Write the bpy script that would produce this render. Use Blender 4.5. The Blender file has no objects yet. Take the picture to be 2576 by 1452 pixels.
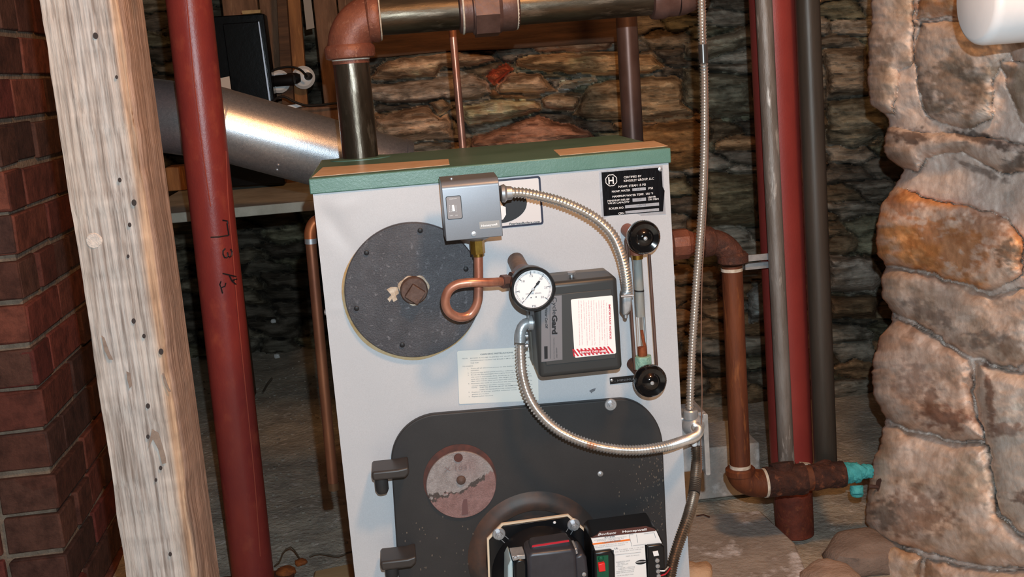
import bpy, math, random
import numpy as np
from mathutils import Vector, Matrix
random.seed(7); RS = np.random.RandomState(11)
sc = bpy.context.scene
COL = sc.collection
PI = math.pi
# ------------------------------------------------------------------ camera
CAM = np.array([-0.1466, -1.6022, 0.9899]); YAW, PIT, ROL, FPX = 0.0999, -.19, -.0783, 2900.0
Fv = np.array([math.sin(YAW)*math.cos(PIT), math.cos(YAW)*math.cos(PIT), math.sin(PIT)])
R0 = np.array([math.cos(YAW), -math.sin(YAW), 0.]); U0 = np.cross(R0, Fv)
Rv = R0*math.cos(ROL)+U0*math.sin(ROL); Uv = -R0*math.sin(ROL)+U0*math.cos(ROL)
cd = bpy.data.cameras.new('camera'); cam = bpy.data.objects.new('camera', cd); COL.objects.link(cam)
cd.sensor_width = 36; cd.lens = FPX/2576*36; cd.clip_start = .01
M = Matrix(((Rv[0], Uv[0], -Fv[0], CAM[0]), (Rv[1], Uv[1], -Fv[1], CAM[1]), (Rv[2], Uv[2], -Fv[2], CAM[2]), (0, 0, 0, 1)))
cam.matrix_world = M; sc.camera = cam

def ray(x, y): return Fv+Rv*((x-1288)/FPX)-Uv*((y-726)/FPX)
def P(x, y, Y=0.):
    d = ray(x, y); return CAM+d*((Y-CAM[1])/d[1])
def G(x, y, z=0.):
    d = ray(x, y); return CAM+d*((z-CAM[2])/d[2])
def PA(x, y, Y):                       # arrays
    x = np.asarray(x, float)[..., None]; y = np.asarray(y, float)[..., None]; Y = np.asarray(Y, float)[..., None]
    d = Fv+Rv*((x-1288)/FPX)-Uv*((y-726)/FPX)
    return CAM+d*((Y-CAM[1])/d[..., 1:2])
def mpp(Y, x=1288, y=726):             # metres in one pixel at that depth
    return float((P(x, y, Y)-CAM)@Fv)/FPX
V = lambda *a: np.array(a, float)

# ------------------------------------------------------------------ noise
def _h(i, j, k, s):
    n = (i*374761393+j*668265263+k*2147483647+s*974634777) & 0xffffffff
    n = ((n ^ (n >> 13))*1274126177) & 0xffffffff
    return ((n ^ (n >> 16)) & 0xffff)/65535.0
def vnoise(x, y, s=0):
    x = np.asarray(x, float); y = np.asarray(y, float)
    i = np.floor(x).astype(np.int64); j = np.floor(y).astype(np.int64)
    fx = x-i; fy = y-j; fx = fx*fx*(3-2*fx); fy = fy*fy*(3-2*fy)
    a = _h(i, j, 0, s); b = _h(i+1, j, 0, s); c = _h(i, j+1, 0, s); d = _h(i+1, j+1, 0, s)
    return (a*(1-fx)+b*fx)*(1-fy)+(c*(1-fx)+d*fx)*fy-.5
def fbm(x, y, s=0, o=4):
    r = 0; a = 1.
    for k in range(o):
        r = r+a*vnoise(x*2**k, y*2**k, s+k*17); a *= .5
    return r
def polydist(X, Y, poly):
    """(inside, distance to outline)"""
    ins = np.zeros(X.shape, bool); dd = np.full(X.shape, 1e9)
    n = len(poly)
    for q in range(n):
        ax, ay = poly[q]; bx_, by_ = poly[(q+1) % n]
        ex, ey = bx_-ax, by_-ay
        t = np.clip(((X-ax)*ex+(Y-ay)*ey)/(ex*ex+ey*ey+1e-9), 0, 1)
        dd = np.minimum(dd, np.hypot(X-ax-t*ex, Y-ay-t*ey))
        c = ((ay > Y) != (by_ > Y)) & (X < ex*(Y-ay)/(by_-ay+1e-12)+ax)
        ins ^= c
    return ins, dd

# ------------------------------------------------------------------ materials
def L(c):
    return tuple((v/255/12.92 if v/255 <= .04045 else ((v/255+.055)/1.055)**2.4) for v in c[:3])+(1.,)
MATS = {}
def mat(name, c1, c2=None, c3=None, scale=20, stretch=(1, 1, 1), rough=.5, metal=0., bump=0., bscale=120, detail=6,
        lo=.35, hi=.65, lo3=.58, hi3=.7, s3=None, spec=.5, coat=0., vcol=False, rvar=0., trans=0., speck=0., bstretch=None, ior=1.45, alpha=1.):
    if name in MATS: return MATS[name]
    m = bpy.data.materials.new(name); MATS[name] = m; m.use_nodes = True
    nt = m.node_tree; N = nt.nodes; K = nt.links
    b = N['Principled BSDF']
    b.inputs['Roughness'].default_value = rough; b.inputs['Metallic'].default_value = metal
    b.inputs['Specular IOR Level'].default_value = spec; b.inputs['Coat Weight'].default_value = coat
    b.inputs['Transmission Weight'].default_value = trans; b.inputs['IOR'].default_value = ior
    b.inputs['Alpha'].default_value = alpha
    tc = N.new('ShaderNodeTexCoord'); mp = N.new('ShaderNodeMapping'); mp.inputs['Scale'].default_value = stretch
    K.new(tc.outputs['Object'], mp.inputs['Vector'])
    def noise(sc_, det=detail, vec=mp, off=0):
        n = N.new('ShaderNodeTexNoise'); n.inputs['Scale'].default_value = sc_; n.inputs['Detail'].default_value = det
        n.inputs['Roughness'].default_value = .62; K.new(vec.outputs['Vector'], n.inputs['Vector']); return n
    def ramp(src, a, c):
        r = N.new('ShaderNodeMapRange'); r.inputs['From Min'].default_value = a; r.inputs['From Max'].default_value = c
        K.new(src, r.inputs['Value']); return r.outputs['Result']
    def mix(f, a, c, mode='MIX'):
        x = N.new('ShaderNodeMix'); x.data_type = 'RGBA'; x.blend_type = mode
        if isinstance(f, float): x.inputs['Factor'].default_value = f
        else: K.new(f, x.inputs['Factor'])
        for i, v in ((6, a), (7, c)):
            if isinstance(v, tuple): x.inputs[i].default_value = v
            else: K.new(v, x.inputs[i])
        return x.outputs[2]
    cur = L(c1)
    if vcol:
        at = N.new('ShaderNodeAttribute'); at.attribute_name = 'Col'; cur = at.outputs['Color']
        if c2: 
            n = noise(scale); cur = mix(ramp(n.outputs['Fac'], lo, hi), cur, mix(1., cur, L(c2), 'MULTIPLY'))
    elif c2:
        n = noise(scale); cur = mix(ramp(n.outputs['Fac'], lo, hi), L(c1), L(c2))
    if c3:
        n3 = noise(s3 or scale*2.3); cur = mix(ramp(n3.outputs['Fac'], lo3, hi3), cur, L(c3))
    if speck:
        mp2 = N.new('ShaderNodeMapping'); K.new(tc.outputs['Object'], mp2.inputs['Vector'])
        ns = noise(900, 2, mp2); r_ = ramp(ns.outputs['Fac'], .3, .7)
        rr = N.new('ShaderNodeMapRange'); rr.inputs['To Min'].default_value = 1-speck; rr.inputs['To Max'].default_value = 1+speck; K.new(r_, rr.inputs['Value'])
        hs = N.new('ShaderNodeHueSaturation'); K.new(rr.outputs['Result'], hs.inputs['Value'])
        if isinstance(cur, tuple): hs.inputs['Color'].default_value = cur
        else: K.new(cur, hs.inputs['Color'])
        cur = hs.outputs['Color']
    if isinstance(cur, tuple): b.inputs['Base Color'].default_value = cur
    else: K.new(cur, b.inputs['Base Color'])
    if rvar:
        nr = noise(scale*1.7); rr = N.new('ShaderNodeMapRange'); rr.inputs['From Min'].default_value = .3; rr.inputs['From Max'].default_value = .7
        rr.inputs['To Min'].default_value = max(.03, rough-rvar); rr.inputs['To Max'].default_value = min(1, rough+rvar)
        K.new(nr.outputs['Fac'], rr.inputs['Value']); K.new(rr.outputs['Result'], b.inputs['Roughness'])
    if bump:
        mb = mp
        if bstretch:
            mb = N.new('ShaderNodeMapping'); mb.inputs['Scale'].default_value = bstretch; K.new(tc.outputs['Object'], mb.inputs['Vector'])
        nb = noise(bscale, 5, mb); bp = N.new('ShaderNodeBump'); bp.inputs['Strength'].default_value = 1.; bp.inputs['Distance'].default_value = bump
        K.new(nb.outputs['Fac'], bp.inputs['Height']); K.new(bp.outputs['Normal'], b.inputs['Normal'])
    return m

# ------------------------------------------------------------------ objects
def empty(name, loc, label=None, cat=None, group=None):
    o = bpy.data.objects.new(name, None); COL.objects.link(o); o.location = tuple(map(float, loc)); o.empty_display_size = .02
    if label: o['label'] = label
    if cat: o['category'] = cat
    if group: o['group'] = group
    return o
def origin(par):
    o = np.zeros(3)
    while par is not None: o = o+np.array(par.location); par = par.parent
    return o
def obj(name, geo, m, parent=None, label=None, cat=None, group=None, kind=None, smooth=35, bevel=0, seg=2, base=None, col=None):
    """geo: list of (verts, faces) in world coordinates -> ONE mesh object"""
    if isinstance(geo, tuple): geo = [geo]
    vs, fs = [], []
    for v, f in geo:
        b = sum(len(x) for x in vs); vs.append(np.asarray(v, float).reshape(-1, 3)); fs += [tuple(int(i)+b for i in q) for q in f]
    vs = np.concatenate(vs)
    if base is None: base = np.array([(vs[:, 0].min()+vs[:, 0].max())/2, (vs[:, 1].min()+vs[:, 1].max())/2, vs[:, 2].min()])
    base = np.asarray(base, float)
    me = bpy.data.meshes.new(name); me.from_pydata((vs-base).tolist(), [], fs); me.validate()
    if not isinstance(m, (list, tuple)): m = [m]
    for x in m: me.materials.append(x)
    if smooth:
        me.polygons.foreach_set('use_smooth', [True]*len(me.polygons)); me.set_sharp_from_angle(angle=math.radians(smooth))
    if col is not None:
        a = me.color_attributes.new('Col', 'FLOAT_COLOR', 'POINT')
        c = np.ones((len(vs), 4)); c[:, :3] = col; a.data.foreach_set('color', c.ravel())
    me.update()
    o = bpy.data.objects.new(name, me); COL.objects.link(o)
    o.location = tuple(base-origin(parent))
    if parent is not None: o.parent = parent
    if label: o['label'] = label
    if cat: o['category'] = cat
    if group: o['group'] = group
    if kind: o['kind'] = kind
    if bevel:
        bm = o.modifiers.new('bevel', 'BEVEL'); bm.width = bevel; bm.segments = seg; bm.limit_method = 'ANGLE'; bm.angle_limit = math.radians(40)
        bm.harden_normals = False
    return o
def box(c, s, rot=None):
    c = np.asarray(c, float); s = np.asarray(s, float)/2
    v = np.array([[x, y, z] for x in (-1, 1) for y in (-1, 1) for z in (-1, 1)], float)*s
    if rot is not None: v = v@np.asarray(rot).T
    return v+c, [(0, 1, 3, 2), (4, 6, 7, 5), (0, 4, 5, 1), (2, 3, 7, 6), (0, 2, 6, 4), (1, 5, 7, 3)]
def rotm(axis, deg): return np.array(Matrix.Rotation(math.radians(deg), 3, axis))
def basis(d):
    d = np.asarray(d, float); d = d/np.linalg.norm(d)
    a = V(0, 0, 1) if abs(d[2]) < .9 else V(1, 0, 0)
    u = np.cross(a, d); u /= np.linalg.norm(u); return u, np.cross(d, u), d
def lathe(o, d, prof, n=40, arc=None):
    """prof: (radius, distance along d) from start to end"""
    o = np.asarray(o, float); u, w, d = basis(d); vs, fs = [], []
    for r, h in prof:
        for k in range(n):
            a = 2*PI*k/n; vs.append(o+d*h+(u*math.cos(a)+w*math.sin(a))*r)
    for i in range(len(prof)-1):
        for k in range(n):
            a, b = i*n+k, i*n+(k+1) % n; fs.append((a, b, b+n, a+n))
    if prof[0][0] > 1e-6: fs.append(tuple(range(n))[::-1])
    if prof[-1][0] > 1e-6: fs.append(tuple((len(prof)-1)*n+k for k in range(n)))
    return vs, fs
def cyl(a, b, r, n=32, r2=None):
    a = np.asarray(a, float); b = np.asarray(b, float); l = np.linalg.norm(b-a)
    return lathe(a, b-a, [(r, 0), (r if r2 is None else r2, l)], n)
def spline(pts, step):
    p = np.asarray(pts, float)
    if len(p) == 2: 
        n = max(2, int(np.linalg.norm(p[1]-p[0])/step)); return np.array([p[0]+(p[1]-p[0])*t for t in np.linspace(0, 1, n)])
    q = np.vstack([2*p[0]-p[1], p, 2*p[-1]-p[-2]]); out = []
    for i in range(1, len(q)-2):
        for t in np.linspace(0, 1, 24, endpoint=False):
            out.append(.5*((2*q[i])+(-q[i-1]+q[i+1])*t+(2*q[i-1]-5*q[i]+4*q[i+1]-q[i+2])*t*t+(-q[i-1]+3*q[i]-3*q[i+1]+q[i+2])*t**3))
    out.append(p[-1]); out = np.array(out)
    s = np.concatenate([[0], np.cumsum(np.linalg.norm(np.diff(out, axis=0), axis=1))])
    t = np.linspace(0, s[-1], max(3, int(s[-1]/step)))
    return np.stack([np.interp(t, s, out[:, k]) for k in range(3)], 1)
def tube(path, r, n=16, cap=True):
    path = np.asarray(path, float); m = len(path); r = np.full(m, r) if np.isscalar(r) else np.asarray(r)
    T = np.gradient(path, axis=0); T /= np.linalg.norm(T, axis=1)[:, None]+1e-12
    u, w, _ = basis(T[0]); vs = []; ang = np.arange(n)*2*PI/n
    for i in range(m):
        u = u-T[i]*(u@T[i]); u /= np.linalg.norm(u); w = np.cross(T[i], u)
        vs.append(path[i]+r[i]*(np.cos(ang)[:, None]*u+np.sin(ang)[:, None]*w))
    vs = np.concatenate(vs); fs = []
    for i in range(m-1):
        for k in range(n):
            a, b = i*n+k, i*n+(k+1) % n; fs.append((a, b, b+n, a+n))
    if cap: fs += [tuple(range(n))[::-1], tuple((m-1)*n+k for k in range(n))]
    return vs, fs
def pipe(pts, r, n=24, step=.01): return tube(spline(pts, step), r, n)
def prism(front, d):
    """front: 3D outline points; extruded by vector d"""
    f = np.asarray(front, float); n = len(f); v = np.vstack([f, f+np.asarray(d, float)])
    return v, [tuple(range(n)), tuple(range(2*n-1, n-1, -1))]+[((i+1) % n, i, i+n, (i+1) % n+n) for i in range(n)]
def px(poly, Y): return [P(x, y, Y) for x, y in poly]
def rrect(x0, z0, x1, z1, r, Y, n=6):
    out = []
    for cx, cz, a0 in ((x1-r, z1-r, 0), (x0+r, z1-r, 90), (x0+r, z0+r, 180), (x1-r, z0+r, 270)):
        for k in range(n+1):
            a = math.radians(a0+90*k/n); out.append(V(cx+r*math.cos(a), Y, cz+r*math.sin(a)))
    return out
def hexa(c, d, r, h, rot=0, n=6):
    u, w, d = basis(d); c = np.asarray(c, float)
    return prism([c+(u*math.cos(rot+2*PI*k/n)+w*math.sin(rot+2*PI*k/n))*r for k in range(n)], d*h)
def grid(pts):
    """pts: rows x cols x 3"""
    a, b = pts.shape[:2]; f = []
    for i in range(a-1):
        for j in range(b-1):
            q = i*b+j; f.append((q, q+b, q+b+1, q+1))
    return pts.reshape(-1, 3), f
def elbow(a, c, b, r, n=28, k=10):
    """quarter bend from a to b around corner c"""
    a, b, c = map(lambda x: np.asarray(x, float), (a, b, c)); pts = []
    for i in range(k+1):
        t = i/k*PI/2; pts.append(a+(c-a)*math.sin(t)+(b-c)*(1-math.cos(t)))
    return tube(pts, r, n)

_fc = {}
def glyphs(s, shear=0., bold=0., sp=1.):
    key = (s, shear, bold, sp)
    if key not in _fc:
        c = bpy.data.curves.new('t', 'FONT'); c.body = s; c.size = 1; c.resolution_u = 2; c.shear = shear; c.offset = bold; c.space_character = sp
        o = bpy.data.objects.new('t', c); COL.objects.link(o)
        dg = bpy.context.evaluated_depsgraph_get(); me = bpy.data.meshes.new_from_object(o.evaluated_get(dg))
        v = np.array([tuple(q.co) for q in me.vertices]).reshape(-1, 3); f = [tuple(p.vertices) for p in me.polygons]
        bpy.data.objects.remove(o); bpy.data.curves.remove(c); bpy.data.meshes.remove(me)
        _fc[key] = (v, f)
    return _fc[key]
def tx(s, p0, p1, h, Y, shear=0., bold=.0, sp=1., up=None, plane=None):
    """text whose baseline runs from pixel p0 to pixel p1 on depth Y, capitals h pixels high"""
    v, f = glyphs(s, shear, bold, sp)
    if not len(f): return (np.zeros((0, 3)), [])
    a = P(*p0, Y); b = P(*p1, Y); d = b-a; w = v[:, 0].max()-v[:, 0].min(); k = np.linalg.norm(d)/max(w, 1e-6); u = d/np.linalg.norm(d)
    upv = np.cross(u, V(0, 1, 0))*-1
    upv = np.array([-u[2], 0, u[0]]) if up is None else up
    hh = h*mpp(Y, *p0)/.72
    return a+np.outer((v[:, 0]-v[:, 0].min())*k, u)+np.outer(v[:, 1]*hh, upv), f
def conduit(pts, r, parent=None, pitch=.0046):
    s = spline(pts, pitch/6); n = len(s)
    rr = r*(1+.13*np.sin(np.arange(n)*2*PI/6)+.05*np.sin(np.arange(n)*4*PI/6))
    return tube(s, rr, 16)

# ------------------------------------------------------------------ material library
m_panel = mat('jacket_grey_enamel', (192, 195, 200), (186, 191, 197), scale=3, rough=.42, speck=.06, bump=.0002, bscale=18, spec=.45)
m_green = mat('green_enamel', (78, 118, 106), (98, 136, 126), scale=7, rough=.34, speck=.16, bump=.0002, bscale=300, spec=.6)
m_lidstrip = mat('lid_strip_tan', (236, 206, 178), (220, 186, 152), scale=30, rough=.35, speck=.08)
m_iron = mat('black_cast_iron', (72, 72, 78), (56, 56, 62), (106, 106, 112), scale=40, rough=.42, bump=.0011, bscale=420, rvar=.12, s3=160, spec=.7, speck=.25)
m_door = mat('black_door_paint', (50, 49, 50), (43, 42, 43), (66, 58, 52), scale=9, rough=.55, speck=.1, lo3=.66, hi3=.8, s3=14)
m_rustplug = mat('rusty_plug', (96, 78, 72), (80, 58, 48), (120, 92, 74), scale=90, rough=.7, bump=.0006, bscale=300)
m_scale = mat('pale_sealant', (214, 205, 190), (150, 125, 100), scale=90, rough=.8, bump=.0008, bscale=300)
m_gasket = mat('tan_gasket', (188, 172, 140), (168, 128, 72), scale=20, rough=.9, bump=.0006)
m_ctrl = mat('control_grey', (124, 128, 135), (116, 120, 126), scale=6, rough=.34, metal=.25, speck=.05)
m_ctrl2 = mat('control_badge', (150, 146, 142), rough=.4, metal=.3)
m_white = mat('white_print', (235, 236, 238), rough=.5)
m_black = mat('black_print', (22, 22, 26), rough=.5)
m_red = mat('red_print', (196, 34, 52), rough=.5)
m_grey = mat('grey_print', (110, 112, 118), rough=.6)
m_brass = mat('brass', (190, 150, 72), (150, 112, 50), scale=90, rough=.3, metal=.9)
m_copper = mat('copper', (200, 144, 122), (164, 106, 86), (206, 184, 168), scale=40, rough=.36, metal=.6, stretch=(1, 1, .4), rvar=.1, lo3=.66, hi3=.74)
m_copperold = mat('dull_copper', (150, 96, 68), (110, 66, 50), scale=30, rough=.42, metal=.6, stretch=(1, 1, .25))
m_solder = mat('solder', (190, 190, 194), rough=.35, metal=.8)
m_flex = mat('flex_steel', (222, 218, 212), (204, 200, 196), scale=60, rough=.3, metal=.8)
m_flexrust = mat('rust_flecked_steel', (220, 218, 216), (198, 194, 190), (190, 120, 70), scale=60, rough=.3, metal=.8, s3=26, lo3=.64, hi3=.72)
m_zinc = mat('zinc_plate', (190, 193, 196), (160, 163, 166), scale=50, rough=.34, metal=.5, bump=.0003, bscale=200)
m_galv = mat('galvanized_sheet', (214, 216, 220), (196, 200, 206), (230, 232, 236), scale=160, rough=.33, metal=.85, bump=.0002, bscale=500, speck=.12, detail=2)
m_blackpipe = mat('black_steel_pipe', (112, 103, 92), (70, 62, 52), (140, 132, 120), scale=22, rough=.32, metal=.85, stretch=(1, 1, .22), bump=.0005, bscale=120, rvar=.12, s3=60)
m_hdrpipe = mat('black_steel_header', (98, 88, 74), (56, 48, 38), (122, 110, 96), scale=22, rough=.38, metal=.7, stretch=(.22, 1, 1), bump=.0005, bscale=120, rvar=.12, s3=60)
m_fit = mat('brown_iron_fitting', (142, 88, 68), (112, 66, 54), (160, 112, 92), scale=24, rough=.45, metal=.15, bump=.0009, bscale=160, s3=90)
m_union = mat('purplish_iron_union', (110, 84, 78), (90, 66, 60), scale=30, rough=.42, metal=.25, bump=.0004)
m_dope = mat('white_pipe_dope', (226, 220, 208), (180, 168, 150), scale=80, rough=.7, bump=.0008)
m_rust = mat('rusty_iron', (110, 66, 44), (72, 40, 30), (150, 78, 36), scale=26, rough=.75, bump=.002, bscale=150, s3=34, lo3=.55, hi3=.68)
m_rustdark = mat('scaly_rust', (84, 50, 38), (52, 32, 28), (124, 74, 52), scale=50, rough=.85, bump=.005, bscale=110, s3=70)
m_rustpipe = mat('rusty_pipe', (124, 70, 42), (84, 46, 32), (150, 92, 52), scale=30, rough=.6, stretch=(1, 1, .15), bump=.0012, bscale=140, metal=.2)
m_redpaint = mat('red_oxide_paint', (146, 58, 50), (130, 50, 48), (160, 74, 58), scale=14, rough=.33, stretch=(1, 1, .6), bump=.0003, bscale=260, spec=.55, s3=30, lo3=.55, hi3=.75)
m_redpaint2 = mat('red_oxide_paint_dull', (152, 62, 56), (140, 56, 52), scale=14, rough=.45, stretch=(1, 1, .6), bump=.0003, bscale=260)
m_redrust = mat('rusted_red_paint', (134, 62, 42), (96, 44, 32), (150, 82, 50), scale=26, rough=.7, bump=.0015, bscale=150)
m_silver = mat('weathered_galvanized_pipe', (150, 148, 146), (120, 114, 108), (200, 198, 194), scale=40, rough=.5, metal=.45, stretch=(1, 1, .18), bump=.001, bscale=160, s3=50, lo3=.6, hi3=.68)
m_darkpipe = mat('dark_iron_pipe', (78, 73, 68), (58, 55, 50), scale=20, rough=.42, metal=.3, stretch=(1, 1, .12), bump=.0003)
m_steelback = mat('brown_steel_pipe', (120, 96, 88), (90, 66, 58), scale=20, rough=.38, metal=.4, stretch=(1, 1, .3))
m_verd = mat('verdigris', (84, 190, 196), (60, 160, 168), scale=70, rough=.75, bump=.002, bscale=180)
m_verd2 = mat('pale_verdigris', (150, 190, 172), (110, 150, 136), (170, 110, 72), scale=70, rough=.8, bump=.0018, bscale=220, s3=60)
m_bake = mat('black_phenolic', (14, 14, 16), rough=.09, spec=.65, coat=.3)
m_bakeridge = mat('black_phenolic_ridge', (18, 17, 18), rough=.3)
m_gauge = mat('black_gauge_case', (20, 20, 22), rough=.3)
m_dial = mat('white_dial', (238, 238, 240), rough=.4)
m_cg = mat('dark_grey_plastic_case', (52, 54, 55), (48, 50, 51), scale=5, rough=.42, speck=.05)
m_cgs = mat('silver_sticker', (128, 126, 130), rough=.45, metal=.3)
m_lab = mat('white_label', (240, 239, 238), rough=.55)
m_cream = mat('cream_label', (228, 227, 222), (222, 221, 214), scale=12, rough=.5)
m_plateb = mat('black_foil', (18, 18, 22), rough=.16, bump=.0009, bscale=26, spec=.7, bstretch=(4, 1, .8))
m_plates = mat('silver_foil', (206, 206, 212), rough=.3, metal=.6, bump=.0006, bscale=40)
m_orange = mat('orange_print', (240, 122, 40), rough=.5)
m_brown = mat('maroon_label', (84, 50, 46), rough=.35)
m_disc = mat('worn_grey_disc', (134, 112, 108), (150, 130, 126), (150, 148, 146), scale=16, rough=.42, metal=.35, bump=.0005, bscale=350, speck=.12, s3=10, lo3=.5, hi3=.6)
m_discrust = mat('red_rust_stain', (98, 56, 48), (62, 44, 42), scale=40, rough=.75)
m_plast = mat('black_plastic', (18, 19, 22), rough=.3)
m_moto = mat('dark_grey_housing', (66, 66, 72), (52, 52, 58), scale=20, rough=.38, metal=.2)
m_led = mat('green_board', (16, 84, 60), rough=.35)
m_redbtn = mat('red_button', (224, 42, 44), rough=.35)
m_bolt = mat('bright_bolt', (186, 188, 192), rough=.42, metal=.8)
m_pvc = mat('white_pvc', (232, 232, 234), (222, 222, 224), scale=10, rough=.32, bump=.0002, bscale=30)
m_pvcgrey = mat('grey_dust', (148, 140, 122), (112, 104, 88), scale=150, rough=.9)
m_cab = mat('black_gloss_enamel', (12, 12, 13), rough=.16, bump=.0002, bscale=60, spec=.35)
m_porc = mat('white_porcelain', (228, 228, 226), rough=.2)
m_wire = mat('black_cable', (24, 22, 22), rough=.45)
m_wood2 = mat('orange_timber', (176, 120, 70), (136, 88, 50), (190, 132, 80), scale=16, rough=.7, stretch=(3, 3, .3), bump=.002)
m_wood3 = mat('brown_boards', (148, 110, 84), (104, 76, 56), (166, 128, 98), scale=14, rough=.8, stretch=(3, 3, .4), bump=.002)
m_wood_and_shade = mat('dark_wood_and_shade', (112, 80, 56), (76, 54, 40), scale=16, rough=.8, stretch=(.3, 3, 3), bump=.002)
m_pale = mat('pale_board', (200, 196, 180), (170, 164, 148), scale=12, rough=.8, bump=.002, bscale=60)
m_concrete = mat('grey_concrete', (190, 186, 180), (164, 158, 152), (208, 205, 202), scale=14, rough=.9, bump=.003, bscale=90, s3=30, lo3=.6, hi3=.72)
m_tan = mat('tan_brick', (196, 170, 122), (160, 136, 96), scale=30, rough=.9, bump=.001)
m_tanwood = mat('fresh_board', (206, 172, 130), (190, 154, 112), scale=12, rough=.6, stretch=(.4, 1, 3), bump=.0004)
m_stone = mat('lime_washed_stone', (180, 170, 160), (236, 230, 226), vcol=True, scale=46, rough=.92, bump=.0007, bscale=90, speck=.12, lo=.4, hi=.6)
m_schist = mat('schist_stone', (130, 120, 105), (150, 145, 138), vcol=True, scale=18, rough=.85, stretch=(.35, 1, 2.2), bump=.007, bscale=30, speck=.15, lo=.38, hi=.6)
m_brick = mat('red_brick', (120, 50, 40), (170, 160, 160), vcol=True, scale=30, rough=.85, bump=.003, bscale=90, speck=.12, lo=.42, hi=.7)
m_mortar = mat('brick_mortar', (158, 140, 122), (122, 106, 92), scale=40, rough=.95, bump=.004, bscale=120)
m_floor = mat('rough_floor', (200, 190, 172), (160, 152, 140), (222, 214, 204), scale=14, rough=.92, bump=.006, bscale=70, s3=40, lo3=.57, hi3=.7, speck=.1)
m_glass = mat('gauge_tube_glass', (245, 250, 250), rough=.03, trans=1., ior=1.3)
m_mud = mat('rust_sediment', (176, 96, 58), (140, 66, 36), scale=120, rough=.9)
m_tubefill = mat('cloudy_tube_lining', (186, 190, 190), rough=.5)

# ================================================================== SETTING
def struct(name, geo, m, **k): return obj(name, geo, m, kind='structure', **k)
# floor
gx = np.linspace(-2.2, 2.2, 150); gy = np.linspace(-2.6, 3.3, 190)
GX, GY = np.meshgrid(gx, gy); GZ = fbm(GX*3, GY*3, 3, 5)*.018+fbm(GX*14, GY*14, 8, 3)*.006-.012
struct('floor', grid(np.stack([GX, GY, GZ], -1)), m_floor, base=(0, 0, 0), smooth=80)
struct('ceiling', box((0, .3, 2.13), (4.4, 6.0, .06)), m_wood3)

# ---- rear stone wall, traced stones and courses of smaller ones
TAN = (150, 124, 98); GRY = (112, 106, 96); GRN = (92, 90, 74); PAL = (178, 158, 128); RED = (150, 72, 50); BRN = (118, 92, 66); DK = (70, 64, 56)
BACK = [
 ([(925, 202), (950, 168), (975, 145), (1150, 122), (1240, 138), (1248, 150), (1200, 166), (1112, 172), (1095, 192), (1000, 200)], TAN, .05),
 ([(915, 215), (1130, 192), (1190, 186), (1228, 203), (1238, 232), (1200, 250), (1000, 262), (915, 250)], (132, 118, 104), .03),
 ([(1162, 268), (1240, 250), (1340, 252), (1362, 262), (1362, 278), (1320, 292), (1240, 310), (1175, 318), (1160, 300)], PAL, .08),
 ([(1360, 248), (1400, 236), (1490, 246), (1506, 262), (1500, 280), (1440, 282), (1365, 274)], (150, 132, 110), .06),
 ([(1240, 218), (1278, 182), (1360, 184), (1402, 228), (1340, 238), (1255, 232)], (146, 122, 98), .06),
 ([(1405, 226), (1412, 206), (1498, 190), (1506, 203), (1450, 222)], (176, 166, 148), .07),
 ([(1298, 152), (1345, 136), (1540, 128), (1640, 140), (1672, 165), (1640, 186), (1500, 190), (1380, 182), (1298, 170)], (150, 122, 88), .06),
 ([(1222, 188), (1275, 160), (1292, 174), (1240, 214)], (176, 72, 46), .07),
 ([(940, 300), (1000, 282), (1062, 262), (1128, 282), (1140, 350), (1000, 360), (940, 340)], (150, 126, 104), .06),
 ([(1074, 258), (1115, 246), (1142, 272), (1108, 294)], (150, 130, 106), .09),
 ([(1185, 345), (1240, 328), (1350, 290), (1405, 306), (1480, 328), (1500, 350), (1300, 385), (1185, 372)], (140, 102, 82), .05),
 ([(1310, 102), (1420, 90), (1520, 84), (1545, 108), (1530, 126), (1370, 135), (1322, 115)], (120, 92, 70), .02),
 ([(1480, 212), (1560, 196), (1700, 190), (1745, 226), (1742, 290), (1600, 306), (1478, 300), (1440, 292)], (122, 104, 80), .04),
 ([(1600, 320), (1740, 300), (1790, 330), (1770, 420), (1690, 430), (1600, 400)], (112, 84, 52), .03),
 ([(1720, 110), (1900, 60), (1910, 105), (1780, 150), (1720, 150)], (118, 112, 96), .05),
 ([(1720, 175), (1890, 190), (1900, 290), (1800, 300), (1720, 260)], (100, 98, 84), .05),
 ([(2070, 120), (2180, 118), (2190, 235), (2080, 245)], (110, 100, 86), .05),
 ([(2080, 255), (2230, 235), (2240, 330), (2150, 375), (2080, 360)], (92, 90, 78), .03),
 ([(2080, 640), (2200, 650), (2225, 700), (2200, 735), (2080, 735)], (142, 134, 124), .05),
 ([(2080, 745), (2215, 745), (2205, 800), (2090, 800)], (104, 84, 62), .04),
 ([(1880, 740), (1930, 700), (1935, 800), (1885, 815)], (124, 128, 126), .04),
 ([(1770, 430), (1905, 440), (1910, 560), (1780, 570)], (96, 88, 68), .04),
]
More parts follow.
